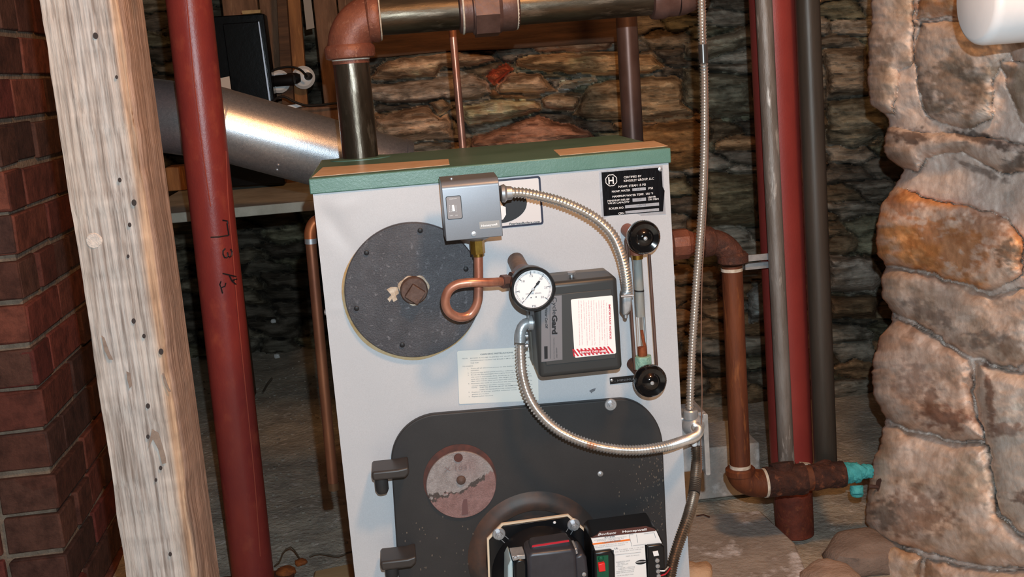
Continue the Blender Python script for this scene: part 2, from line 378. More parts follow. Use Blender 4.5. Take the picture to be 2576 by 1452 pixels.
def stone_field(X, Yp, sx, sy, seed, amp=.05):
    """anisotropic cell stones: returns depth relief and random per stone"""
    seeds = []
    nx = int((X.max()-X.min())/sx)+4; ny = int((Yp.max()-Yp.min())/sy)+4
    rs = np.random.RandomState(seed)
    for j in range(ny):
        o = rs.rand()*sx
        for i in range(nx):
            seeds.append((X.min()-sx+i*sx+o*.9+rs.rand()*sx*.55, Yp.min()-sy+j*sy+rs.rand()*sy*.45-(.085*(i*sx))))
    S = np.array(seeds); Xn = X/sx; Yn = Yp/sy
    f1 = np.full(X.shape, 1e9); f2 = f1.copy(); idx = np.zeros(X.shape, int)
    for q, (a, b) in enumerate(S):
        d = ((Xn-a/sx)**2+((Yn-b/sy)*1.15)**2)
        m = d < f1; f2 = np.where(m, f1, np.minimum(f2, d)); idx = np.where(m, q, idx); f1 = np.where(m, d, f1)
    e = np.sqrt(f2)-np.sqrt(f1)
    r = rs.rand(len(S), 4)[idx]
    return e, r
def lin(c): return np.array(L(c)[:3])
def wall_pixels(x0, x1, y0, y1, st, Ybase, stones, sx, sy, seed, pal, name, relief=.04):
    X, Yp = np.meshgrid(np.arange(x0, x1+st, st, dtype=float), np.arange(y0, y1+st, st, dtype=float))
    wx = X+fbm(X/60, Yp/30, seed, 3)*26; wy = Yp+fbm(X/50, Yp/40, seed+5, 3)*16
    e, r = stone_field(wx, wy+.0*wx, sx, sy, seed)
    h = relief*(1-np.exp(-np.clip(e, 0, 1)/.13))*(.55+.6*r[..., 0])+(r[..., 1]-.5)*.03
    P_ = np.array([lin(c) for c in pal]); C = P_[(r[..., 2]*len(pal)).astype(int).clip(0, len(pal)-1)]*(.75+.5*r[..., 3:4])
    crack = np.exp(-np.clip(e, 0, 1)/.05)[..., None]; C = C*(1-.35*crack)
    for poly, c, t in stones:
        ox = X+fbm(X/26, Yp/26, 91, 3)*7; oy = Yp+fbm(X/26, Yp/26, 47, 3)*6
        ins, d = polydist(ox, oy, poly)
        prof = .012+(t+.035)*(1-np.exp(-d/9.)); nr_ = np.clip(1-d/8., 0, 1); h = np.where(ins, prof, h*(1-nr_)+.012*nr_)
        C = np.where(ins[..., None], lin(c)*(.9+.5*vnoise(X/30, Yp/12, 5)[..., None]), np.where((d < 4)[..., None], C*(.6+.1*np.minimum(d, 4))[..., None], C))
    st_ = fbm(X/70, (Yp+.09*X)/9, seed+3, 4)
    h = h+st_*.016+fbm(X/20, Yp/14, seed+9, 4)*.013
    C = np.clip(C*3.1*(1+.32*st_[..., None]+.22*fbm(X/18, Yp/9, seed+31, 3)[..., None]), .004, 1)
    pts = PA(X, Yp, Ybase-h)
    return X, Yp, pts, C
X, Yp, pts, C = wall_pixels(905, 2330, -60, 1170, 4, 1.52, BACK, 120, 46, 5, [GRY, GRN, BRN, DK, (104, 98, 88), (96, 82, 64)], 'w')
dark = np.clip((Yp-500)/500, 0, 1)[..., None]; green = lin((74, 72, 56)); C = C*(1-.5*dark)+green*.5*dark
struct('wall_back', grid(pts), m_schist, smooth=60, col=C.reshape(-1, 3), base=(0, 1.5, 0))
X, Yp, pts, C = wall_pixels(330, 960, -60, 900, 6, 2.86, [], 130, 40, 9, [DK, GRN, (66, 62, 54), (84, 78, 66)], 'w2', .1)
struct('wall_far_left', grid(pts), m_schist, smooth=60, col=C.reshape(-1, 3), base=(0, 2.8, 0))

# ---- brick chimney breast at the left
cx_, cY = P(112, 1075, .52)[0], .52
bricks = []; bc = []
BL, BH, BW, MJ = .205, .068, .1, .012
rs = np.random.RandomState(3)
BC = [(120, 62, 52), (106, 58, 48), (94, 58, 48), (126, 72, 58), (88, 58, 50), (112, 54, 48), (98, 66, 56), (80, 54, 48)]
for k in range(-1, 26):
    z = k*(BH+MJ)+BH/2+.008
    off = 0 if k % 2 else BW/2+MJ/2
    hd = (k % 6 == 2)
    for face in (0, 1):
        t = 0.0
        first = True
        while t < (1.25 if face else .55):
            ln = BW if (hd or (first and ((k+face) % 2))) else BL
            first = False
            c = rs.rand()*.006; ln2 = ln
            j = rs.uniform(-.0022, .0022)
            if face == 0: ctr = (cx_-t-ln2/2, cY+.05-c, z+j); sz = (ln2, .1, BH)
            else: ctr = (cx_-.05+c, cY+t+ln2/2, z+j); sz = (.1, ln2, BH)
            if not (face == 1 and t < .01 and False):
                v, f = box(ctr, sz); v = v+rs.uniform(-.0016, .0016, v.shape); bricks.append((v, f))
                bc += [lin(BC[rs.randint(len(BC))])*rs.uniform(.75, 1.15)]*8
            t += ln+MJ
wl = struct('wall_left', bricks, m_brick, bevel=.003, col=np.array(bc), smooth=40)
mo = obj('mortar_bed', [box((cx_-.35, cY+.68, 1.05), (.688, 1.34, 2.1))], m_mortar, parent=wl)

# ---- limewashed stone pier at the right
SIL = [(-60, 2196), (0, 2190), (60, 2192), (95, 2182), (150, 2186), (200, 2181), (262, 2190), (285, 2222), (300, 2237), (322, 2232), (380, 2221), (400, 2236), (425, 2272), (448, 2266), (490, 2235),
       (520, 2215), (550, 2206), (600, 2202), (640, 2208), (668, 2229), (700, 2218), (750, 2219), (785, 2246), (812, 2242), (850, 2212), (900, 2198), (950, 2192), (1000, 2200), (1055, 2229), (1080, 2219),
       (1120, 2216), (1150, 2198), (1200, 2190), (1250, 2182), (1300, 2176), (1350, 2186), (1380, 2192), (1520, 2196)]
PST = (246, 232, 222)
PIER = [
 ([(2150, -80), (2290, -80), (2300, 60), (2300, 160), (2260, 175), (2250, 290), (2150, 290)], (176, 160, 144), .022, 16),
 ([(2310, -80), (2620, -80), (2620, 20), (2440, 38), (2310, 46)], (178, 142, 108), .02, 14),
 ([(2300, 140), (2320, 55), (2480, 50), (2620, 40), (2620, 150), (2560, 190), (2540, 130), (2500, 200), (2495, 300), (2440, 325), (2370, 310), (2330, 290), (2310, 220)], (146, 132, 118), .03, 18),
 ([(2520, 150), (2620, 160), (2620, 330), (2570, 310), (2540, 240)], (160, 146, 130), .02, 14),
 ([(2140, 300), (2300, 330), (2420, 335), (2520, 350), (2620, 380), (2620, 430), (2520, 440), (2420, 380), (2330, 395), (2310, 430), (2262, 425), (2225, 395)], (158, 140, 126), .03, 12),
 ([(2160, 560), (2215, 505), (2262, 470), (2330, 500), (2420, 515), (2530, 545), (2576, 600), (2570, 690), (2510, 728), (2490, 734), (2400, 706), (2310, 676), (2228, 668), (2160, 660)], (202, 148, 98), .045, 14),
 ([(2160, 690), (2226, 672), (2310, 682), (2400, 713), (2490, 742), (2620, 720), (2620, 880), (2560, 925), (2500, 915), (2420, 886), (2340, 830), (2250, 786), (2170, 760)], (178, 162, 148), .04, 14),
 ([(2150, 940), (2170, 850), (2245, 795), (2335, 838), (2420, 892), (2444, 905), (2446, 1000), (2470, 1080), (2480, 1112), (2400, 1106), (2300, 1082), (2230, 1056), (2150, 1010)], (176, 152, 136), .05, 18),
 ([(2452, 905), (2500, 924), (2570, 935), (2640, 900), (2640, 1380), (2560, 1335), (2512, 1282), (2494, 1200), (2470, 1080), (2450, 990)], (206, 198, 190), .055, 16),
 ([(2140, 1240), (2150, 1130), (2215, 1062), (2300, 1088), (2400, 1112), (2486, 1120), (2500, 1220), (2510, 1292), (2560, 1345), (2640, 1390), (2620, 1430), (2450, 1420), (2340, 1390), (2260, 1370), (2150, 1340)], (190, 168, 150), .045, 18),
 ([(2140, 1352), (2235, 1368), (2320, 1400), (2300, 1560), (2140, 1560)], (196, 168, 140), .06, 10),
 ([(2330, 1405), (2450, 1432), (2640, 1440), (2640, 1560), (2330, 1560)], (184, 168, 156), .04, 14),
]
st = 3.2
rows = np.arange(-60, 1524, st); sil = np.interp(rows, [a for a, b in SIL], [b for a, b in SIL])+vnoise(rows/9, rows*0, 4)*5+vnoise(rows/3.5, rows*0, 9)*2
cols = np.arange(0, 460, st)
Yp = np.repeat(rows[:, None], len(cols), 1); E_ = np.repeat(cols[None], len(rows), 0); X = sil[:, None]+E_
h = np.full(X.shape, .012); C = np.ones(X.shape+(3,))*lin(PST)
ox = X+fbm(X/24, Yp/24, 71, 4)*9; oy = Yp+fbm(X/24, Yp/24, 37, 4)*8
wash = np.clip((fbm(X/60, Yp/45, 21, 5)+.3)*2.6, 0, 1)[..., None]
for q, (poly, c, t, soft) in enumerate(PIER):
    ins, d = polydist(ox, oy, poly)
    h = np.where(ins, .012+(t+.012)*(1-np.exp(-d/(soft*.9))), h)
    groove = np.exp(-(d/2.4)**2)*(.004+.016*np.clip(fbm(X/70, Yp/70, 88, 2)*4+.3, 0, 1)); h = np.where(d < 12, h-groove, h)
    blot = np.clip((fbm(X/34, Yp/22, 60+q, 5)+.05)*4, 0, 1)[..., None]
    base_c = lin(c)*1.7*(.74+.26*blot)
    C = np.where(ins[..., None], base_c*(1-.72*wash)+lin(PST)*.72*wash, C)
    C = np.where((d < 2.0)[..., None], C*.85, C)
# patches of colour of their own: rust, grey bedding streaks, white efflorescence
def patch(px_, py_, rx, ry, c, k=1., ang=0.):
    global C
    ca, sa = math.cos(ang), math.sin(ang); dx, dy = X-px_, Yp-py_
    u = (dx*ca+dy*sa)/rx; v = (-dx*sa+dy*ca)/ry
    w = np.clip((1-np.hypot(u, v))*2.2+fbm(X/16, Yp/10, int(px_), 5)*2.0, 0, 1)[..., None]*k
    C = C*(1-w)+lin(c)*w
for a in [(2380, 620, 130, 70, (206, 138, 78), .8, .2), (2270, 520, 50, 40, (196, 128, 78), .7), (2470, 580, 80, 50, (190, 122, 70), .6), (2540, 640, 40, 40, (120, 104, 88), .8),
          (2290, 345, 70, 22, (116, 100, 92), .9), (2470, 350, 90, 18, (112, 98, 90), .9, .25), (2400, 215, 90, 70, (128, 114, 100), .7), (2310, 65, 28, 12, (112, 100, 92), .9, .4), (2225, 130, 26, 50, (126, 110, 96), .6),
          (2560, 410, 50, 24, (104, 94, 86), .8, -.5), (2470, 430, 70, 12, (120, 106, 98), .7, .4), (2540, 1160, 60, 130, (232, 228, 222), .9), (2590, 1250, 60, 20, (110, 86, 76), .8), (2490, 1010, 14, 120, (140, 104, 86), .8, -.1),
          (2380, 1050, 80, 36, (140, 98, 80), .8, .2), (2340, 1000, 20, 50, (134, 92, 70), .7), (2300, 960, 60, 50, (170, 146, 136), .6), (2530, 1080, 50, 22, (140, 104, 88), .7), (2300, 1290, 110, 70, (156, 124, 106), .7),
          (2230, 1300, 40, 40, (124, 116, 108), .7), (2440, 1200, 60, 70, (206, 190, 172), .7), (2430, 760, 120, 40, (196, 176, 160), .6), (2340, 790, 80, 24, (136, 122, 114), .7, .5), (2480, 850, 60, 30, (132, 118, 110), .7), (2540, 870, 30, 30, (160, 130, 108), .6),
          (2360, 20, 60, 20, (190, 134, 84), .7), (2240, 30, 14, 60, (216, 204, 192), .7), (2330, 1440, 70, 30, (206, 166, 128), .6), (2540, 500, 30, 20, (222, 216, 210), .8)]:
    patch(*a)
h = h+fbm(X/90, Yp/70, 41, 3)*.020+fbm(X/20, Yp/16, 43, 4)*.0042+fbm(X/7, Yp/6, 51, 3)*.0012
h = h-.06*(1-np.sqrt(1-(1-np.clip(E_/55, 0, 1))**2))
Yf = .50-.56*np.clip((X-2200)/400, -.1, 1.2)-h
pts = PA(X, Yp, Yf)
nb = 14; back = np.zeros((len(rows), nb, 3))
for k in range(nb):
    t = (nb-k)/nb; b_ = pts[:, 0].copy(); b_[:, 1] += t*.9; b_[:, 0] += t*.62+.03*min(1, t*6)+vnoise(rows/40, np.full(len(rows), k*.6), 77)*.012*min(1, t*3); back[:, k] = b_
allp = np.concatenate([back, pts], 1); allc = np.concatenate([np.repeat(C[:, :1]*.7, nb, 1), C], 1)
allp[-1, :, 2] = np.minimum(allp[-1, :, 2], -.01)
struct('wall_right', grid(allp), m_stone, smooth=60, col=np.clip(allc, .01, 1).reshape(-1, 3), base=(1.0, .4, 0))

# far left timber partition behind the cabinet
bp = []
for x0, x1 in ((520, 612), (614, 700), (752, 812), (814, 905)):
    a, b = P(x0, -80, 1.92), P(x1, -80, 1.92); c, d = P(x0+40, 300, 1.92), P(x1+40, 300, 1.92)
    bp.append(box(((a[0]+b[0])/2+.03, 1.935, .9+.4), (abs(b[0]-a[0])-.002, .03, 1.1)))
struct('trim_1', bp, m_wood3, bevel=.003)

# ================================================================== BOILER
H, W = .86, .25; DB = .365; t_l = .0212
boiler = empty('boiler', (0, DB/2, 0), 'light grey floor-standing heating boiler with a dark green lid and a black front door', 'boiler')
obj('jacket', box((0, DB/2+.004, (H-.01)/2), (2*W, DB-.004, H-.01)), m_panel, boiler, bevel=.003)
gx = np.linspace(-W, W, 90); gz = np.linspace(0, H-.004, 150); GX, GZ = np.meshgrid(gx, gz)
dy = np.zeros(GX.shape)
def dent(x, y, sx, sz, a, ang=0.):
    global dy
    c = P(x, y, 0); ca, sa = math.cos(ang), math.sin(ang); u = (GX-c[0]); w = (GZ-c[2]); u, w = u*ca+w*sa, -u*sa+w*ca
    dy = dy+a*np.exp(-(u/sx)**2-(w/sz)**2)
dent(835, 560, .012, .05, .0022, .5); dent(880, 500, .03, .012, -.0018, .4); dent(830, 780, .05, .003, -.0014); dent(1150, 960, .03, .06, .0018); dent(1450, 470, .02, .04, .001, .8); dent(1560, 560, .05, .02, -.001); dent(900, 1010, .03, .08, .0016)
dy = dy*np.clip((W-np.abs(GX))/.01, 0, 1)*np.clip((H-.03-GZ)/.02, 0, 1)
obj('front_panel', grid(np.stack([GX, dy, GZ], -1)[:, ::-1]), m_panel, boiler, smooth=80)
obj('lid', box((0, DB/2, H-t_l/2), (2*W+.007, DB+.006, t_l)), m_green, boiler, bevel=.0016)
zt = H+.0004
def onlid(pl): return prism([G(x, y, H+.0005) for x, y in pl], (0, 0, -.0004))
obj('tan_strip', onlid([(785, 445), (1131, 414), (1128, 400), (812, 421)][::-1]), m_lidstrip, boiler, label='tan strip along the front left edge of the green lid')  # thin flat tan strips along the front edge of the lid
obj('tan_strip', onlid([(1408, 391), (1680, 367), (1645, 354), (1392, 377)][::-1]), m_lidstrip, boiler, label='tan strip along the front right edge of the green lid')
obj('pipe_collar', lathe(P(908, 405, .325)*V(1, 1, 0)+V(0, 0, H), (0, 0, 1), [(.05, 0), (.05, .0012), (.04, .002), (.036, .002)], 40), m_green, boiler)

# round black cover on the front
cc = P(1040, 728, 0); rc = 170*mpp(0)
cov = obj('access_cover', [lathe(cc+V(0, -.0015, 0), (0, -1, 0), [(rc*.985, 0), (rc, .001), (rc, .007), (rc*.985, .0092), (rc*.9, .010), (0.0, .0105)], 96)], m_iron, boiler, smooth=30)
gs = []
for k in range(64):
    a0 = 2*PI*k/64
ga = [cc+V(math.cos(a)*(rc+.0012+.0008*math.sin(5*a)), -.0016, math.sin(a)*(rc+.0012+.0008*math.sin(7*a))) +V(-.0028, 0, -.0042) for a in np.linspace(0, 2*PI, 64, endpoint=False)]
obj('cover_gasket', prism(ga[::-1], (0, .0016, 0)), m_gasket, boiler)
for x, y in ((1057, 580), (922, 636), (1172, 677), (897, 776), (1012, 868)):
    q = P(x, y, -.0135); obj('cover_bolt', lathe(q, (0, -1, 0), [(.0036, 0), (.0036, .0008), (.0022, .0016), (0, .0016)], 16), m_black, cov)
q = P(1041, 728, -.0105)
nv = []
for k in range(40):
    a = 2*PI*k/40; r = (37+3*math.sin(3*a)+2*math.sin(7*a+1))*mpp(0); nv.append(q+V(math.cos(a)*r, 0, math.sin(a)*r))
obj('sealant_ring', prism(nv[::-1], (0, -.003, 0)), m_scale, cov, bevel=.001)
sm = [(972, 728), (983, 722), (1000, 722), (1004, 738), (996, 744), (1000, 754), (990, 760), (986, 752), (980, 760), (974, 752), (984, 742)]
obj('sealant_smear', prism(px(sm, -.0108)[::1], (0, -.0012, 0)), m_scale, cov, bevel=.0004)
plug = obj('pipe_plug', [lathe(q+V(0, -.001, 0), (0, -1, 0), [(34*mpp(0), 0), (34*mpp(0), .009), (31*mpp(0), .0115), (0, .0115)], 40)], m_rustplug, cov)
qs = P(1044, 738, -.022); u = rotm('Y', 38)
obj('square_head', box(qs+V(0, -.005, 0), (37*mpp(0), .016, 37*mpp(0)), u), m_rustplug, plug if False else cov, bevel=.001)

# black door
o_ = mpp(0)
door_pl = []
def arc(cxp, cyp, rx, ry, a0, a1, n=14):
    return [(cxp+rx*math.cos(math.radians(a0+(a1-a0)*k/n)), cyp-ry*math.sin(math.radians(a0+(a1-a0)*k/n))) for k in range(n+1)]
door_pl = arc(1108, 1160, 124, 118, 182, 96)+arc(1560, 1125, 108, 121, 88, 2)+[(1680, 1400), (1690, 1640), (1016, 1660)]
door = obj('burner_door', prism(px(door_pl, -.012)[::-1], (0, .0118, 0)), m_door, boiler, bevel=.002, seg=3)
# raised ring round the burner
rcn = P(1348, 1400, -.012)
obj('door_ring', lathe(rcn, (0, -1, 0), [(.101, 0), (.096, .003), (.088, .0075), (.080, .0085), (.074, .006), (.072, .0002), (.0, .0002)], 90), mat('rust_tinged_black', (50, 47, 46), (46, 42, 41), (86, 60, 48), scale=9, rough=.5, s3=11, lo3=.46, hi3=.66), door)
# observation disc
q = P(1160, 1218, -.0125); r90 = 90*mpp(-.01)
obj('rust_halo', lathe(P(1157, 1206, -.0122), (0, -1, 0), [(r90*1.05, 0), (r90*1.05, .0005), (0, .0005)], 60), m_discrust, door)
dr = np.concatenate([[1e-5], np.linspace(.03, .985, 60), [1., 1.]]); dh = np.concatenate([[.0042], np.full(60, .0042), [.0034, 0]]); da = np.linspace(0, 2*PI, 180, endpoint=False)
RR, AA = np.meshgrid(dr, da, indexing='ij'); HH = dh[:, None]*np.ones_like(AA)
dx_ = RR*np.cos(AA)*90; dz_ = RR*np.sin(AA)*90          # pixels from the centre
dv_ = np.stack([q[0]+dx_*r90/90, q[1]-.001*0-HH, q[2]+dz_*r90/90], -1).reshape(-1, 3)
nf = []
for i in range(len(dr)-1):
    for k in range(180): nf.append((i*180+k, i*180+(k+1) % 180, (i+1)*180+(k+1) % 180, (i+1)*180+k))
edge_ = -14+fbm(dx_/14, dz_/14, 5, 4)*16+.12*dx_+np.clip(dx_-10, 0, 60)*.55
t_ = dz_-edge_
cT, cB, cS = lin((158, 152, 152)), lin((146, 116, 114)), lin((84, 76, 74))
dc_ = np.where((t_ > 0)[..., None], cT, cB)*(1+.22*fbm(dx_/5, dz_/5, 7, 3))[..., None]
pk = np.clip(1-np.hypot(dx_-20, dz_-50)/55, 0, 1)[..., None]; dc_ = dc_*(1-.6*pk)+cB*.6*pk
sw = (np.abs(t_+3) < 3.2+5*fbm(dx_/10, dz_/10, 12, 3)+np.where(dx_ > 25, 3, 0)+np.where(dx_ < -50, 3, 0)) & (dx_ < 62)
dc_ = np.where(sw[..., None], cS, dc_)
disc = obj('observation_cover', (dv_, nf), mat('worn_disc', (150, 140, 138), (225, 220, 218), vcol=True, scale=60, rough=.45, metal=.2, bump=.0006, bscale=400, speck=.2), door, col=np.clip(dc_, .01, 1).reshape(-1, 3))
obj('rivet', lathe(P(1160, 1208, -.0178), (0, -1, 0), [(.0068, 0), (.0064, .002), (.004, .0042), (0, .005)], 24), m_rustplug, disc)
obj('rivet', lathe(P(1153, 1152, -.0178), (0, -1, 0), [(.0064, 0), (.006, .0012), (0, .0016)], 24), m_discrust, disc)
bm_ = [(1166, 1257), (1175, 1256), (1178, 1294), (1162, 1296), (1163, 1270)]
obj('worn_patch', prism(px(bm_, -.0176)[::1], (0, -.0003, 0)), mat('dark_pink_stain', (104, 74, 74), rough=.6), disc)
obj('lettering', [tx('X 1031', (1118, 1187), (1184, 1180), 12, -.0182)], mat('faint_stamp', (122, 104, 102), rough=.6), disc)
# lugs
def lug(pl, top, bolt, nm='hinge_lug'):
    Yb = -.012
    g = [prism(px(pl, -.062)[::-1], (0, .062-.0118, 0))]
    lg = obj(nm, g, mat('lug_black', (62, 56, 54), (50, 47, 46), scale=20, rough=.45, spec=.6), door, bevel=.003, seg=3)
    a = P(bolt[0], bolt[1]-6, -.04)
    obj('hinge_pin', [lathe(a, (0, 0, -1), [(.0095, -.01), (.0095, .008), (.007, .013), (0, .014)], 20), ], m_door, lg)
lug([(934, 1192), (940, 1188), (1000, 1182), (1028, 1176), (1030, 1192), (1020, 1203), (938, 1211)], None, (960, 1224))
lug([(956, 1418), (962, 1414), (1025, 1407), (1047, 1400), (1048, 1416), (1036, 1428), (960, 1437)], None, (985, 1440))
# bolts on the door
def hexbolt(name, x, y, Y, rw, rh, par, m=m_bolt, stick=.008):
    b = obj(name, [lathe(P(x, y, Y), (0, -1, 0), [(rw*.99, 0), (rw, .0008), (rw*.9, .0018), (0, .0018)], 28), hexa(P(x, y, Y)+V(0, -.0018, 0), (0, -1, 0), rh, stick-.003, .3),
                   lathe(P(x, y, Y)+V(0, -stick+.001, 0), (0, -1, 0), [(rh*.62, 0), (rh*.55, .002), (0, .0022)], 16)], m, par, smooth=25)
    return b
hexbolt('door_bolt', 1536, 1018, -.012, 16*o_, 9.5*o_, door)
obj('door_screw', lathe(P(1510, 1192, -.012), (0, -1, 0), [(.0045, 0), (.004, .0015), (0, .0025)], 16), m_bolt, door)
# paint chips
rs = np.random.RandomState(5); g = []; 
for k in range(190):
    x, y = 1668-abs(rs.normal(0, 46)), rs.uniform(1120, 1335)
    if rs.rand() < .2: x, y = rs.uniform(1010, 1190), rs.uniform(1300, 1440)
    n = rs.randint(4, 7); r = rs.uniform(.4, 2.6); g.append(prism([P(x+r*math.cos(2*PI*j/n)*rs.uniform(.5, 1), y+r*1.8*math.sin(2*PI*j/n)*rs.uniform(.5, 1), -.0122) for j in range(n)], (0, -.0002, 0)))
obj('paint_scuffs', g, mat('scuff', (112, 100, 88), (84, 76, 70), rough=.7), door, smooth=0, kind='stuff')

# certification plate
Yp_ = -.0006
cp = obj('certification_plate', prism(px([(1507, 431), (1667, 416), (1675, 539), (1514, 551)], Yp_)[::-1], (0, .0005, 0)), m_plates, boiler)
obj('black_field', prism(px([(1513, 434), (1664, 421), (1667, 470), (1672, 480), (1668, 532), (1519, 544)], Yp_-.0003)[::-1], (0, .0002, 0)), m_plateb, cp)
Yt = Yp_-.0009
def cpx(x, y): return (1480+x/9.075, 400+y/9.075)
tl = []
for s, a, b, hh in (('CERTIFIED BY', (808, 445), (1215, 410), 5.2), ('KINGSLEY GROUP, LLC', (812, 527), (1500, 470), 5.6), ('MAWP, STEAM 15 PSI', (690, 660), (1310, 608), 5.6), ('MAWP, WATER', (540, 770), (955, 735), 5.2), ('PSI', (1375, 697), (1475, 688), 5.4),
                    ('MAXIMUM WATER TEMP.  250 °F', (550, 885), (1480, 808), 5.2), ('MINIMUM RELIEF', (442, 980), (942, 940), 4.6), ('VALVE CAPACITY', (442, 1036), (942, 1000), 4.6), ('LB/HR', (1362, 895), (1545, 880), 4.6), ('OR MBH', (1362, 950), (1605, 930), 4.6),
                    ('BOILER NO.', (472, 1160), (818, 1130), 5.2), ('CRN', (687, 1270), (818, 1258), 5.2)):
    tl.append(tx(s, cpx(*a), cpx(*b), hh, Yt, bold=.012))
q = P(*cpx(524, 488), Yt); ring = []
n = 96; ro = []
for k in range(n):
    a = 2*PI*k/n; r = (14.2+1.1*abs(math.sin(4*a)))*o_; ro.append((r, a))
v = []; 
for k in range(n):
    r, a = ro[k]; v.append(q+V(r*math.cos(a), 0, r*math.sin(a)))
    v.append(q+V((r-1.7*o_)*math.cos(a), 0, (r-1.7*o_)*math.sin(a)))
tl.append((v, [(2*k, (2*k+2) % (2*n), (2*k+3) % (2*n), 2*k+1) for k in range(n)]))
tl.append(tx('H', cpx(462, 575), cpx(584, 565), 18, Yt, bold=.02))
obj('lettering', tl, m_white, cp, smooth=0)
def quad(x0, y0, x1, y1, sl, Y, t=.0002):    # slanted rectangle in pixels
    w = x1-x0; return prism([P(x0, y0, Y), P(x1, y0+sl*w, Y), P(x1+(y1-y0)*.06, y1+sl*w, Y), P(x0+(y1-y0)*.06, y1, Y)][::-1], (0, t, 0))
blanks = []
for a, b in (((1003, 672), (1310, 735)), ((1008, 905), (1315, 980)), ((838, 1060), (1612, 1130)), ((845, 1190), (1612, 1250))):
    p, q_ = cpx(*a), cpx(*b); blanks.append(quad(p[0], p[1], q_[0], q_[1], -.085, Yt))
obj('blank_field', blanks, m_plates, cp)
obj('stamped_figures', [tx('30', cpx(1110, 712), cpx(1180, 706), 4.5, Yt-.0003), tx('129', cpx(1115, 948), cpx(1215, 938), 4.8, Yt-.0003), tx('WBV-03', cpx(1100, 1088), cpx(1315, 1068), 4.8, Yt-.0003)], m_grey, cp, smooth=0)
obj('plate_rivet', lathe(P(*cpx(1640, 232), Yp_-.0003), (0, -1, 0), [(.0034, 0), (.003, .0013), (0, .002)], 20), m_bolt, cp)

# maker's sticker behind the pressure control
ms = obj('maker_sticker', prism(rrect(P(1150, 470, -.0005)[0], P(1262, 574, -.0005)[2], P(1361, 470, -.0005)[0], P(1259, 451, -.0005)[2], .004, -.0006)[::-1], (0, .0005, 0)), mat('sticker_white', (214, 214, 216), rough=.35), boiler)
x0, z0, x1, z1 = P(1150, 470, -.0005)[0], P(1262, 574, -.0005)[2], P(1361, 470, -.0005)[0], P(1259, 451, -.0005)[2]
a = rrect(x0, z0, x1, z1, .004, -.0009); b = rrect(x0+.0028, z0+.0028, x1-.0028, z1-.0028, .002, -.0009); n = len(a)
ec = P(1254, 515, -.0009); rx, rz = 71*o_, 47*o_
ell = [ec+V(math.cos(t)*rx, 0, math.sin(t)*rz) for t in np.linspace(0, 2*PI, 60, endpoint=False)]
obj('printed_border', [(a+b, [(k, (k+1) % n, (k+1) % n+n, k+n) for k in range(n)][::-1])], mat('navy_print', (34, 38, 62), rough=.35), ms, smooth=0)
obj('printed_oval', prism(ell[::-1], (0, .0002, 0)), m_black, ms)
stv = px([(1255, 500), (1266, 519), (1272, 521), (1273, 540), (1266, 552), (1255, 556), (1240, 545)], -.0013)
obj('printed_star', prism(stv[::-1], (0, .0002, 0)), m_white, ms)
obj('lettering', [tx('PeerlessBoilers.com', (1281, 566), (1358, 560), 5.2, -.0011, shear=.2, bold=.02)], m_black, ms, smooth=0)

# cleaning instructions label
cl = obj('instruction_label', prism(px([(1153, 883), (1352, 871), (1355, 1008), (1157, 1017), (1155, 1015), (1150, 886)], -.0005)[::-1], (0, .0004, 0)), m_cream, boiler)
def ipx(x, y): return (1120+x/9.68, 870+y/9.68)
tl = [tx('CLEANING INSTRUCTIONS', ipx(852, 228), ipx(1650, 180), 3.6, -.0009, bold=.03), tx('WARNING', ipx(1970, 155), ipx(2260, 138), 3.6, -.0009, bold=.03)]
ll = [('NOTE:', 412, 328, 550), ('BOILER IS TO BE CLEANED AT LEAST ONCE A YEAR.', 610, 318, 2000), ('THOROUGHLY CLEAN THE BOILER IT MUST BE BRUSHED FROM', 612, 378, 2060), ('THE TOP.', 615, 436, 820), ('TO CLEAN:', 420, 518, 680),
      ('1.', 545, 572, 570), ('Turn off all electrical power to the boiler before cleaning', 622, 568, 2040), ('operation.', 622, 615, 830), ('2.', 550, 678, 578), ('Remove top jacket panel and flue collector cover plate.', 625, 672, 1960),
      ('3.', 553, 728, 580), ('Brush the flue passages thoroughly from the top with brush.', 630, 722, 2060), ('the unit is extremely dirty, brushing up from the combustion', 632, 778, 2090), ('area also may be necessary. The target wall is made of ceramic', 634, 830, 2110), ('fiber; care must be taken not to injure this material during cleaning.', 636, 880, 2010),
      ('4.', 562, 938, 590), ('Remove any scale or soot from the combustion chamber by', 640, 935, 2120), ('vacuum cleaning or any other available means.', 642, 990, 1600), ('NOTE:', 645, 1035, 780), ('THE OIL BURNER MUST BE REMOVED OR SWUNG', 836, 1028, 2120), ('OPEN TO FACILITATE THIS OPERATION.', 836, 1085, 1740),
      ('5.', 570, 1145, 600), ('Replace all burner and flue collector cover plate nuts. All', 648, 1145, 2125), ('gaskets are in place.', 650, 1198, 1075), ('6.', 575, 1252, 600), ('Replace jacket top panel.', 652, 1250, 1170)]
for s, x, y, x2 in ll: tl.append(tx(s, ipx(x, y), ipx(x2, y-.06*(x2-x)), 2.5, -.0009, bold=.008))
obj('lettering', tl, mat('faded_print', (120, 126, 130), rough=.6), cl, smooth=0)
